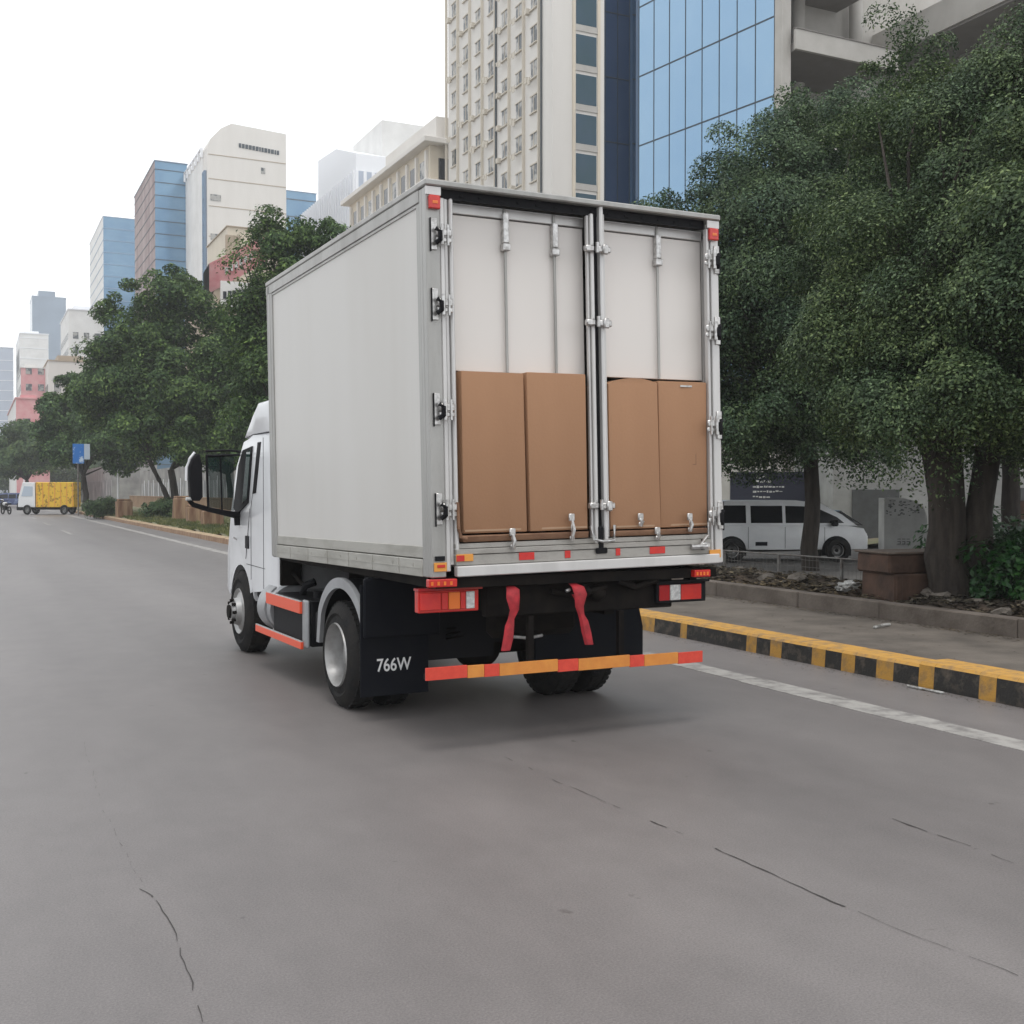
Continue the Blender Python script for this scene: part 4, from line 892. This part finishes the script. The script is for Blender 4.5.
# shop row behind the verge trees
M['shopwall'] = mat('shop_wall', (.20, .19, .19), .8, c2=(.36, .35, .34), scale=.5)
M['shop'] = mat('shop_front', (.12, .13, .14), .5, c2=(.5, .5, .5), scale=1.5, contrast=(.45, .6), stretch=(1, 1, .2))
sh2 = empty('shop_row', (17.5, 165, 0)); mark(sh2, 'distant row of low pale shopfronts behind the yellow lorry', 'shops')
b = NB(); box(b, 0, 6, 0, 250, 0, 5.5); obj('wall', b, 'shopwall', sh2); b = NB(); box(b, -.05, -.01, 1, 248, .3, 3.4); obj('shop_front', b, 'shop', sh2)
sh = empty('shop_row', (20.5, 60, 0)); mark(sh, 'row of low pale shops seen under the roadside tree crowns', 'shops')
b = NB(); box(b, 0, 6, 0, 100, 0, 4.5); obj('wall', b, 'shopwall', sh)
for k in range(24):
    b = NB(); box(b, -.05, -.01, .8+k*4.1, 3.9+k*4.1, .3, 2.8); obj('shop_front', b, 'shop', sh)
b = NB(); box(b, -.3, -.02, 28, 29.3, 1.2, 4.4); obj('red_banner', b, 'pink', sh)
b = NB()
for k in range(24): box(b, -.12, -.06, .4+k*4.1, .55+k*4.1, 0, 3.2)
obj('white_post', b, 'fins', sh)
# retaining wall on the verge, stone posts
b = NB(); box(b, 0, .4, 0, 60, 0, 1.15, bev=.03); box(b, -.03, .45, 0, 60, 1.152, 1.25, bev=.02); o = obj('garden_wall', b, 'kplain'); o.location = (14.6, 62, .05); mark(o, 'long low brown wall behind the dry verge under the trees', 'wall')
rnd = random.Random(2)
for i, (px, d, h_, lb) in enumerate([(124, 66, 1.0, 'squat brown stone post nearest the yellow lorry on the verge'), (110, 74, .8, 'small leaning stone post left of the squat brown one on the verge'), (182, 60, 1.2, 'stone post right beside the verge tree trunk'), (196, 54, .8, 'broken stone post just left of the truck mirror'), (212, 50, .7, 'low stone stump on the verge seen under the truck mirror arm')]):
    b = NB(); box(b, -.45, .45, -.3, .3, -.1, h_, bev=.05); box(b, -.38, .38, -.25, .25, h_+.002, h_+.12, bev=.03)
    for v in b.verts: v.co.x += rnd.uniform(-.04, .04); v.co.y += rnd.uniform(-.03, .03)
    o = obj('stone_post', b, 'kplain'); q = spot(px, 500, d); o.location = (q.x, q.y, .15); mark(o, lb, 'post', 'stone posts on the verge')
# blue sign on a pole
M['signblue'] = mat('sign_blue', (.02, .16, .50), .4, c2=(.5, .6, .7), scale=2.2, contrast=(.55, .62))
q = spot(78, 470, 80); e = empty('road_sign', (q.x, q.y, 0)); mark(e, 'blue and white road sign on a pale pole above the yellow lorry', 'sign')
b = NB(); tube(b, [(0, 0, 0), (0, 0, 5.05)], .05, 8); obj('pole', b, 'oldsteel', e)
b = NB(); box(b, -.35, .40, -.1, -.04, 3.7, 5.1, bev=.01); s = obj('sign_board', b, 'signblue', e)
b = NB(); box(b, .41, .80, -.1, -.04, 4.0, 5.1, bev=.01); obj('sign_board', b, 'ltblue', e)
# lamp posts few
for px, d, lb in ((118, 90, 'thin pale lamp post standing behind the verge left of the dark tree trunk'), (24, 150, 'thin distant lamp post above the white lorry cab')):
    q = spot(px, 480, d); e = empty('street_lamp', (q.x, q.y, 0)); mark(e, lb, 'street lamp')
    b = NB(); tube(b, [(0, 0, 0), (0, 0, 4.5)], [.09, .06], 8); obj('pole', b, 'fins', e); b = NB(); box(b, -.5, .1, -.12, .12, 4.45, 4.6, bev=.03); obj('lamp_head', b, 'fins', e)
# yard: gate building, kiosk, dark sign
M['yardwall'] = mat('yard_white_wall', (.34, .34, .33), .85, c2=(.24, .24, .23), scale=1.2, bump=.1)
M['gate'] = mat('grey_gate', (.085, .088, .09), .6, c2=(.06, .06, .06), scale=3)
M['navy'] = mat('navy_board', (.022, .024, .045), .5)
q = spot(880, 500, 36); yb = empty('yard_building', (q.x, q.y, 0), YAW*-1); mark(yb, 'white yard building with dark grey gate seen below the tree canopy', 'building')
b = NB(); box(b, -1.5, 12, 0, 5, 0, 6); obj('wall', b, 'yardwall', yb)
b = NB(); box(b, -.9, .6, -.06, -.01, 0, 1.75); g_ = obj('gate', b, 'gate', yb)
b = NB(); box(b, 4.2, 4.3, -.1, -.01, 0, 5); box(b, 4.4, 4.6, -.25, -.01, 1.4, 1.8); obj('wall_pipe', b, 'gate', yb)
b = NB(); box(b, 4.35, 6.6, -.05, -.01, .8, 1.7); obj('dark_panel', b, 'brownstone', yb)
b = NB(); 
for k in range(8): box(b, 4.7+k*.14, 4.78+k*.14, -.1, -.06, 1.0, 1.25)
box(b, 4.65, 5.85, -.1, -.06, .97, .995); box(b, 4.65, 5.85, -.1, -.06, 1.255, 1.28); obj('grille', b, 'fins', yb)
q = spot(906, 520, 32); kk = empty('white_kiosk', (q.x, q.y, 0), -YAW); mark(kk, 'white rounded-top signboard cabinet with dark markings right of the grey gate', 'cabinet')
b = NB(); prism(b, [(-.62, 0), (.6, 0), (.6, .95), (.5, 1.25), (.25, 1.42), (-.1, 1.5), (-.62, 1.5)], 0, .5, 'y'); body = obj('cabinet_body', b, 'yardwall', kk)
b = NB(); rnd = random.Random(8)
for k in range(70):
    x = rnd.uniform(-.58, .5); z = rnd.uniform(.98, 1.42)
    if z < 1.45-.5*max(0, x)**1.5-.1*max(0, x): a_ = rnd.uniform(.02, .07); box(b, x, x+a_, -.012, -.002, z, z+rnd.uniform(.015, .04))
obj('marking', b, 'gate', body)
b = NB()
for k in range(3): box(b, -.27, .14, -.006, -.002, .16, .17) if k == 0 else None; box(b, -.24+k*.13, -.15+k*.13, -.012, -.002, .18, .20); box(b, -.24+k*.13, -.15+k*.13, -.012, -.002, .25, .27); box(b, -.24+k*.13, -.15+k*.13, -.012, -.002, .32, .34); box(b, -.17+k*.13, -.15+k*.13, -.012, -.002, .2, .25); 
obj('number_marks', b, 'gate', body)
q = spot(772, 500, 38); ns = empty('dark_signboard', (q.x, q.y, 0), -YAW); mark(ns, 'navy signboard with rows of small white writing behind the white van', 'signboard')
b = NB(); box(b, -1.4, 1.3, 0, .15, .9, 2.35); s = obj('board', b, 'navy', ns); b = NB(); box(b, -1.3, -1.2, .02, .12, 0, .9); box(b, 1.1, 1.2, .02, .12, 0, .9); obj('leg', b, 'gate', ns)
b = NB(); rnd = random.Random(4)
for r_, (z, n_) in enumerate(((2.15, 5), (2.0, 4), (1.82, 9), (1.66, 9), (1.48, 5))):
    x = -.55 if r_ in (0, 1) else -.65
    for k in range(n_): w_ = rnd.uniform(.05, .12); box(b, x, x+w_, -.01, -.001, z+rnd.uniform(-.02, .02), z+rnd.uniform(.04, .07)); x += w_+.03
obj('writing', b, 'lensw', s)
q = spot(822, 500, 40); o_ = empty('parked_scooter_rack', (q.x, q.y, 0), -YAW)
b = NB(); box(b, -.5, .7, 0, .3, .8, 2.2, bev=.03); obj('panel', b, 'yardwall', o_)
b = NB()
for k in range(5): box(b, -.4, .6, -.03, -.003, 1.0+k*.23, 1.08+k*.23)
obj('slat', b, 'gate', o_); o_.name = 'louvred_cabinet'; mark(o_, 'pale louvred cabinet between the navy signboard and the yard building', 'cabinet')
b = NB(); box(b, 0, 40, 0, .3, 0, 2.6); o = obj('back_wall', b, 'yardwall'); q = spot(690, 500, 46); o.location = (q.x, q.y, 0); o.rotation_euler = (0, 0, -YAW-.1); mark(o, 'long grey boundary wall at the back of the shaded yard', 'wall')
#@@TREES
# ------------------------------------------------------------------ trees
M['bark'] = mat('bark', (.02, .015, .012), .95, c2=(.05, .040, .032), scale=4, stretch=(3, 3, .5), bump=.9, bscale=14)
M['leafR'] = leafmat('ficus_leaf', (.023, .048, .016), (.215, .275, .125), .22, .5)
M['leafB'] = leafmat('ficus_leaf_cool', (.019, .044, .018), (.185, .255, .13), .22, .5)
M['leafL'] = leafmat('roadside_leaf', (.024, .056, .015), (.19, .28, .085), .25, .55)
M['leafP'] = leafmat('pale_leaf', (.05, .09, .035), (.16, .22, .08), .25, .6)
M['leafP2'] = leafmat('roadside_leaf_fresh', (.026, .060, .018), (.17, .27, .09), .22, .55)
M['leafS'] = leafmat('shrub_leaf', (.012, .05, .012), (.05, .13, .03), .2, .35)
def crown(name, blobs, n, L_, m, parent, origin, seed, sub=34, sig=.20, droop=.5, shell=.55):
    rg = np.random.default_rng(seed); B = np.array([[*q[0], *((q[1],)*3 if np.isscalar(q[1]) else q[1])] for q in blobs], float)
    w = (B[:, 3]*B[:, 4]*B[:, 5])**(2/3); w /= w.sum()
    # sub-clusters on each blob's outer shell
    nc = max(8, int(sub*len(B))); bi = rg.choice(len(B), nc, p=w)
    d = rg.normal(size=(nc, 3)); d /= np.linalg.norm(d, axis=1)[:, None]
    rad = shell+(1-shell)*rg.random(nc)**.5
    C = B[bi, :3]+d*B[bi, 3:6]*rad[:, None]; sg = sig*B[bi, 3:6].mean(1)*rg.uniform(.6, 1.5, nc)
    dens = rg.uniform(.4, 1.6, nc)*sg**2; dens /= dens.sum()
    k = rg.choice(nc, n, p=dens)
    fill = rg.random(n) < .22
    off = rg.normal(size=(n, 3)); off /= np.linalg.norm(off, axis=1)[:, None]; off[:, 2] = np.where((off[:, 2] < -.2) & (rg.random(n) < .6), -off[:, 2], off[:, 2]); off *= (.55+.6*rg.random(n)**.7)[:, None]*1.35
    P = C[k]+off*sg[k][:, None]*np.array([1, 1, .75]); P[:, 2] -= np.abs(off[:, 0]*off[:, 1])*sg[k]*.3
    jb = rg.choice(len(B), n, p=w); dd = rg.normal(size=(n, 3)); dd /= np.linalg.norm(dd, axis=1)[:, None]
    P = np.where(fill[:, None], B[jb, :3]+dd*B[jb, 3:6]*(rg.random(n)**.5*.72)[:, None], P)
    nrm = off*.6+d[k]*.5+rg.normal(size=(n, 3))*.55+np.array([0, 0, .55]); nrm /= np.linalg.norm(nrm, axis=1)[:, None]
    a = rg.normal(size=(n, 3)); a[:, 2] -= droop; u = a-(a*nrm).sum(1)[:, None]*nrm; u /= np.linalg.norm(u, axis=1)[:, None]
    v = np.cross(nrm, u); s = (L_*rg.uniform(.65, 1.3, n))[:, None]*.5
    P = P-np.array(origin)
    V = np.stack([P-u*s, P-v*s*.5, P+u*s, P+v*s*.5], 1).reshape(-1, 3)
    return polymesh(name, V, np.arange(4*n).reshape(n, 4), [m], parent), C
def limb_tree(name, base, stems, crowns, n, L_, m, label, seed, cat='tree', group=None, sub=34, sig=.2, nb=40, shell=.55):
    e = empty(name, base); mark(e, label, cat, group)
    cr, C = crown('crown', crowns, n, L_, m, e, base, seed, sub, sig, shell=shell)
    rnd = random.Random(seed); b = NB(); o = Vector(base)
    for st in stems:    # (points in world, radii)
        pts = [Vector(p)-o for p in st[0]]; rr = st[1]
        fine = []; fr = []
        for i in range(len(pts)-1):
            for t in (0, .33, .66): 
                j = Vector((rnd.uniform(-1, 1), rnd.uniform(-1, 1), 0))*rr[i]*.18; fine.append(pts[i].lerp(pts[i+1], t)+(j if i+t > 0 else Vector())); fr.append(rr[i]+(rr[i+1]-rr[i])*t*1.0)
        fine.append(pts[-1]); fr.append(rr[-1]); tube(b, fine, fr, 12)
    obj('trunk', b, 'bark', e, 60)
    b = NB(); tops = [Vector(s[0][-1])-o for s in stems]; rs = [s[1][-1] for s in stems]
    for i in range(min(nb, len(C))):
        c = Vector(C[rnd.randrange(len(C))])-o; k = min(range(len(tops)), key=lambda q: (tops[q]-c).length); a = tops[k]
        mid = a.lerp(c, .5)+Vector((rnd.uniform(-.1, .1), rnd.uniform(-.1, .1), rnd.uniform(0, .15)))*(c-a).length
        tube(b, [a, a.lerp(mid, .5), mid, mid.lerp(c, .6), c], [rs[k]*.45, rs[k]*.3, rs[k]*.2, rs[k]*.12, .01], 6)
    obj('branch', b, 'bark', e, 60)
    return e
def S(x, y, d): p = spot(x, y, d); return (p.x, p.y, p.z)
# big tree A on the soil bed, thick multi-stem trunk
def base_at(x, d, z): p = spot(x, 500, d); return (p.x, p.y, z)
bA = base_at(952, 14.6, .15)
stA = [([bA, (bA[0]-.05, bA[1]+.05, 1.2), (bA[0]-.1, bA[1]+.1, 3.2)], [.30, .24, .20]),
       ([(bA[0]+.32, bA[1]-.12, .12), (bA[0]+.30, bA[1]-.15, 1.4), (bA[0]+.55, bA[1]-.3, 3.4)], [.22, .17, .15]),
       ([(bA[0]+.12, bA[1]+.22, .12), (bA[0]+.2, bA[1]+.3, 1.4), (bA[0]+.2, bA[1]+.9, 3.6)], [.2, .16, .13])]
cA = [(S(1000, 330, 14.5), (1.6, 1.6, 1.3)), (S(930, 300, 15.5), 1.5), (S(880, 390, 15.5), 1.3), (S(1040, 220, 15), 1.7), (S(965, 190, 16.5), 1.6), (S(1100, 330, 14), 1.9),
      (S(1000, 420, 14), (1.5, 1.5, .8)), (S(925, 130, 17), .95), (S(908, 45, 17.5), (.5, .5, .85)), (S(890, 70, 17.5), (.4, .4, .4)), (S(935, 70, 17.4), (.45, .45, .4)), (S(905, 110, 17.3), (.9, .9, .7)), (S(865, 125, 17), (.7, .7, .5)), (S(1015, 135, 16.5), 1.4), (S(1090, 150, 15.5), 1.7), (S(935, 395, 14.6), (1.3, 1.3, .85)), (S(860, 425, 15), (.8, .8, .5)), (S(1040, 430, 13.4), (1.0, 1.0, .5)), (S(860, 250, 17), 1.4), (S(1060, 70, 16), 1.0), (S(860, 330, 16.5), 1.3), (S(960, 115, 17), (.9, .9, .6))]
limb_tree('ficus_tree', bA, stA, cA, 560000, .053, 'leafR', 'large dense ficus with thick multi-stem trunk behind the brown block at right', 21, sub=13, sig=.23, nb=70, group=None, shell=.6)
# tree B with thin trunk near the van
bB = base_at(811, 23.6, .0)
stB = [([bB, (bB[0]+.03, bB[1], 1.5), (bB[0]-.1, bB[1]+.1, 3.6)], [.19, .16, .14])]
cB = [(S(760, 250, 24), 2.3), (S(700, 330, 25), 2.4), (S(727, 222, 25), (1.4, 1.4, 1.1)), (S(790, 150, 25), (1.8, 1.8, 1.4)), (S(840, 180, 24), 1.9), (S(820, 290, 23.5), 2.3), (S(760, 380, 23.5), 2.2), (S(850, 380, 23.5), 2.0), (S(740, 430, 23), (1.7, 1.7, .75)), (S(820, 440, 23), (1.5, 1.5, .6)), (S(690, 420, 25), (1.8, 1.8, 1.4)),
      (S(668, 205, 26), (.9, .9, .45)), (S(690, 240, 26), 1.4), (S(830, 135, 26), 1.2), (S(655, 280, 26), 1.8), (S(880, 150, 25), 1.3), (S(792, 100, 26), (.7, .7, .55)), (S(640, 360, 26), 1.8)]
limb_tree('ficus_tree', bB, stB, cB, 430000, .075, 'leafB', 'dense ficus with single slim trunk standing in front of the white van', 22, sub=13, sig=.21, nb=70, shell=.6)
# tree C deep behind, fills the yard shade
bC = base_at(1010, 27, 0); stC = [([bC, (bC[0], bC[1], 2), (bC[0], bC[1], 4.2)], [.25, .2, .18])]
cC = [(S(800, 330, 30), 2.6), (S(940, 300, 27), 2.8), (S(1010, 200, 27), 3.0), (S(1080, 330, 27), 3.2), (S(900, 420, 26), (2.3, 2.3, 1.0)), (S(1010, 420, 26), (2.6, 2.6, 1.2)), (S(860, 330, 27), 2.4)]
limb_tree('ficus_tree', bC, stC, cC, 90000, .15, 'leafB', 'ficus in the yard almost hidden behind the thick-trunked one', 23, sub=30, sig=.3, nb=30)
bD = base_at(1290, 14.5, .15); stD = [([bD, (bD[0], bD[1], 1.5), (bD[0]-.2, bD[1], 3.4)], [.3, .25, .2])]  # extra ficus, mostly out of view, added to shade the soil bed
cD = [(S(1130, 250, 13.5), 1.7), (S(1200, 150, 14), 2.0), (S(1120, 400, 12.8), (1.2, 1.2, .7)), (S(1260, 320, 14), 2.0), (S(1330, 200, 14), 2.0), (S(1220, 420, 13), (1.4, 1.4, .7)), (S(1180, 40, 14.5), 1.6), (S(1300, 60, 15), 1.8)]
limb_tree('ficus_tree', bD, stD, cD, 180000, .075, 'leafR', 'ficus added at the very right edge for its shade, only its outer leaves in view', 24, sub=13, sig=.23, nb=40, shell=.6)
# shrub right
def shrub(name, base, blobs, n, L_, m, label, seed, group=None):
    e = empty(name, base); mark(e, label, 'shrub', group); crown('foliage', blobs, n, L_, m, e, base, seed, 26, .3)
    b = NB(); rnd = random.Random(seed)
    for q in blobs:
        c = Vector(q[0])-Vector(base); tube(b, [(0, 0, 0), c*.5+Vector((rnd.uniform(-.1, .1), 0, .1)), c], [.025, .018, .01], 6)
    obj('stem', b, 'bark', e, 60)
q = base_at(1005, 14.2, .15); shrub('garden_shrub', q, [((q[0], q[1], .6), (.55, .55, .42)), ((q[0]+.6, q[1]-.5, .75), (.65, .6, .5)), ((q[0]+.1, q[1]-.6, .5), (.4, .4, .35))], 9000, .10, 'leafS', 'bright green leafy shrub at the right edge behind the low wall', 31)
q = base_at(1000, 17.5, .1); shrub('garden_shrub', q, [((q[0], q[1], .7), (1.1, .9, .6)), ((q[0]+1, q[1]-.6, .8), (1.0, .9, .6))], 8000, .12, 'leafS', 'dark shrub mass farther back behind the bright green one', 32)
# left roadside trees
def road_tree(px, d, blobs, n, L_, m, label, seed, tr=.28, th=3.0, sub=15, sig=.25, zb=.1, stem2=False):
    bs = base_at(px, d, zb); st = [([bs, (bs[0]+.1, bs[1], th*.5), (bs[0]-.1, bs[1]+.1, th)], [tr, tr*.8, tr*.7])]
    if stem2: st.append(([(bs[0]-.1, bs[1], .9), (bs[0]-.8, bs[1], 2.4), (bs[0]-1.5, bs[1], th+1)], [tr*.6, tr*.5, tr*.4]))
    cr = [(S(x, y, dd), r) for x, y, dd, r in blobs]
    return limb_tree('roadside_tree', bs, st, cr, n, L_, m, label, seed, group='trees along the road verge', sub=sub, sig=sig, nb=40, shell=.4)
road_tree(173, 66, [(162, 303, 66, 1.8), (135, 330, 66, 1.9), (212, 322, 66, 1.6), (180, 285, 67, (1.6, 1.6, 1.0)), (120, 375, 66, 2.4), (175, 385, 65, 2.6), (235, 350, 66, 2.2), (240, 400, 64, 2.6), (95, 400, 67, (2.2, 2.2, 1.5)), (150, 430, 65, (2.6, 2.6, 1.4)), (215, 435, 64, (2.6, 2.6, 1.3)), (110, 310, 67, (1.2, 1.2, .9)), (168, 345, 67, 2.0), (265, 330, 66, 2.0), (260, 440, 63, (2, 2, 1.3)), (190, 300, 66, 1.6), (130, 285, 68, (1.0, 1.0, .6))],
          150000, .23, 'leafL', 'broad dark tree on the verge with a trunk seen left of the truck mirror', 41, stem2=True)
road_tree(300, 46, [(290, 245, 47, 1.7), (315, 235, 46, (1.3, 1.3, .9)), (270, 300, 46, 1.9), (300, 330, 46, 2.2), (250, 355, 46, (1.4, 1.4, 1.5)), (335, 260, 46, 1.4), (285, 400, 46, 2.2), (275, 455, 45, (1.9, 1.9, 1.3)), (268, 222, 47, (.5, .5, .35))],
          70000, .17, 'leafL', 'tall tree whose top shows above the front corner of the cargo box', 42)
road_tree(85, 92, [(85, 392, 92, 2.2), (112, 375, 92, 2.2), (62, 415, 92, 1.9), (90, 425, 92, 2.7), (55, 438, 92, 1.9), (118, 440, 90, 2.6), (70, 452, 92, (2.2, 2.2, 1.2)), (72, 378, 93, (.9, .9, .7)), (50, 402, 93, (.9, .9, .6))],
          70000, .32, 'leafP2', 'dark rounded tree sloping down behind the yellow lorry', 43)
road_tree(28, 130, [(32, 440, 130, 2.6), (12, 447, 130, 2.4), (40, 455, 128, 2.6), (15, 462, 130, (3, 3, 1.6)), (-8, 450, 132, 2.6), (25, 428, 132, (1.4, 1.4, 1.0))],
          40000, .42, 'leafP', 'paler green tree lowest at the left edge of the photo', 44)
road_tree(230, 85, [(200, 420, 86, 3.2), (240, 410, 86, 3.2), (160, 430, 88, 3.0), (225, 450, 85, (3, 3, 1.6)), (275, 430, 84, 3.0), (130, 440, 90, (2.6, 2.6, 1.6))], 50000, .32, 'leafL', 'dark tree filling the gap behind the verge tree and the truck mirror', 45)
# far trees as one mass
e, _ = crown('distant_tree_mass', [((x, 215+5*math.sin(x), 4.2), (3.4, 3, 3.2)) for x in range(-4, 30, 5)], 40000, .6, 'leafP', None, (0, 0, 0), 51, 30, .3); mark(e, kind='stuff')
# bushes on the verge
q = base_at(100, 70, .1); shrub('verge_bush', q, [((q[0], q[1], .7), (.8, .8, .6)), ((q[0]+.9, q[1], .6), (.7, .7, .5))], 5000, .16, 'leafP', 'pale green bush right beside the yellow lorry body', 52)
q = base_at(162, 63, .1); shrub('verge_bush', q, [((q[0], q[1], .7), (1.1, .8, .5))], 4000, .16, 'leafP', 'small bush left of the verge tree trunk', 53)
rg = np.random.default_rng(77); n = 30000; x = 7.75+np.abs(rg.normal(0, 2.2, n)); y = 26+rg.random(n)**1.3*60
P = np.stack([x, y, vergez(x, y)], -1); a = rg.uniform(0, 6.28, n); h_ = rg.uniform(.05, .16, n)
V = np.stack([P+np.stack([np.cos(a)*.03, np.sin(a)*.03, 0*a], -1), P-np.stack([np.cos(a)*.03, np.sin(a)*.03, 0*a], -1), P+np.stack([rg.normal(0, .05, n), rg.normal(0, .05, n), h_], -1)], 1).reshape(-1, 3)
M['grass'] = leafmat('dry_grass', (.10, .12, .04), (.26, .22, .11), .2, .8)
mark(polymesh('grass', V, np.arange(3*n).reshape(n, 3), ['grass']), kind='stuff')
# ------------------------------------------------------------------ haze
hz = bpy.data.materials.new('haze_air'); hz.use_nodes = True; N, L = nodes(hz); N.remove(N['Principled BSDF'])
pv = N.new('ShaderNodeVolumePrincipled'); pv.inputs['Color'].default_value = (.95, .98, 1, 1); pv.inputs['Density'].default_value = .0007; pv.inputs['Anisotropy'].default_value = .2
L.new(pv.outputs[0], N['Material Output'].inputs['Volume'])
b = NB(); box(b, -125, 205, -65, 718, -2.6, 125); mark(obj('haze', b, hz), kind='stuff')
# ------------------------------------------------------------------ light, sky, camera
SUN_EL, SUN_AZ = R(70), R(200)      # azimuth clockwise from +Y (north)
w = bpy.data.worlds.new('World'); scene.world = w; w.use_nodes = True; N, L = w.node_tree.nodes, w.node_tree.links
bg = N['Background']; bg.inputs['Strength'].default_value = .10
sky = N.new('ShaderNodeTexSky'); sky.sky_type = 'NISHITA'; sky.sun_disc = False; sky.sun_elevation = SUN_EL; sky.sun_rotation = SUN_AZ; sky.dust_density = 2
L.new(sky.outputs[0], bg.inputs['Color'])
bg2 = N.new('ShaderNodeBackground'); bg2.inputs['Strength'].default_value = 1.35
tc = N.new('ShaderNodeTexCoord'); nz = N.new('ShaderNodeTexNoise'); nz.inputs['Scale'].default_value = 1.6; nz.inputs['Detail'].default_value = 4
mp = N.new('ShaderNodeMapping'); mp.inputs['Scale'].default_value = (1, 1, 2.2); L.new(tc.outputs['Generated'], mp.inputs[0]); L.new(mp.outputs[0], nz.inputs['Vector'])
cr = N.new('ShaderNodeValToRGB'); cr.color_ramp.elements[0].position = .35; cr.color_ramp.elements[1].position = .65
cr.color_ramp.elements[0].color = (.71, .75, .785, 1); cr.color_ramp.elements[1].color = (1.04, 1.04, 1.04, 1); L.new(nz.outputs['Fac'], cr.inputs[0]); L.new(cr.outputs[0], bg2.inputs['Color'])
mx = N.new('ShaderNodeMixShader'); mx.inputs[0].default_value = .90
L.new(bg.outputs[0], mx.inputs[1]); L.new(bg2.outputs[0], mx.inputs[2]); L.new(mx.outputs[0], N['World Output'].inputs['Surface'])
sl = bpy.data.lights.new('sun', 'SUN'); sl.energy = 1.15; sl.angle = R(22); sl.color = (1, .965, .92)
so = bpy.data.objects.new('sun', sl); COL.objects.link(so)
d = Vector((math.sin(SUN_AZ)*math.cos(SUN_EL), math.cos(SUN_AZ)*math.cos(SUN_EL), math.sin(SUN_EL))); so.rotation_euler = d.to_track_quat('Z', 'Y').to_euler(); so.location = (0, 0, 60)
cd = bpy.data.cameras.new('camera'); co = bpy.data.objects.new('camera', cd); COL.objects.link(co)
cd.sensor_width = 36; cd.sensor_fit = 'HORIZONTAL'; cd.lens = CAMF*36/1024; cd.clip_end = 3000; cd.clip_start = .05
co.location = (0, 0, CH); co.rotation_euler = (R(90)-PIT, 0, -YAW); scene.camera = co
vs_ = scene.view_settings; vs_.view_transform = 'Standard'; vs_.look = 'None'; vs_.exposure = .12; vs_.gamma = 1
scene.render.resolution_x = 1024; scene.render.resolution_y = 1024
scene.cycles.volume_bounces = 2; scene.cycles.transparent_max_bounces = 8
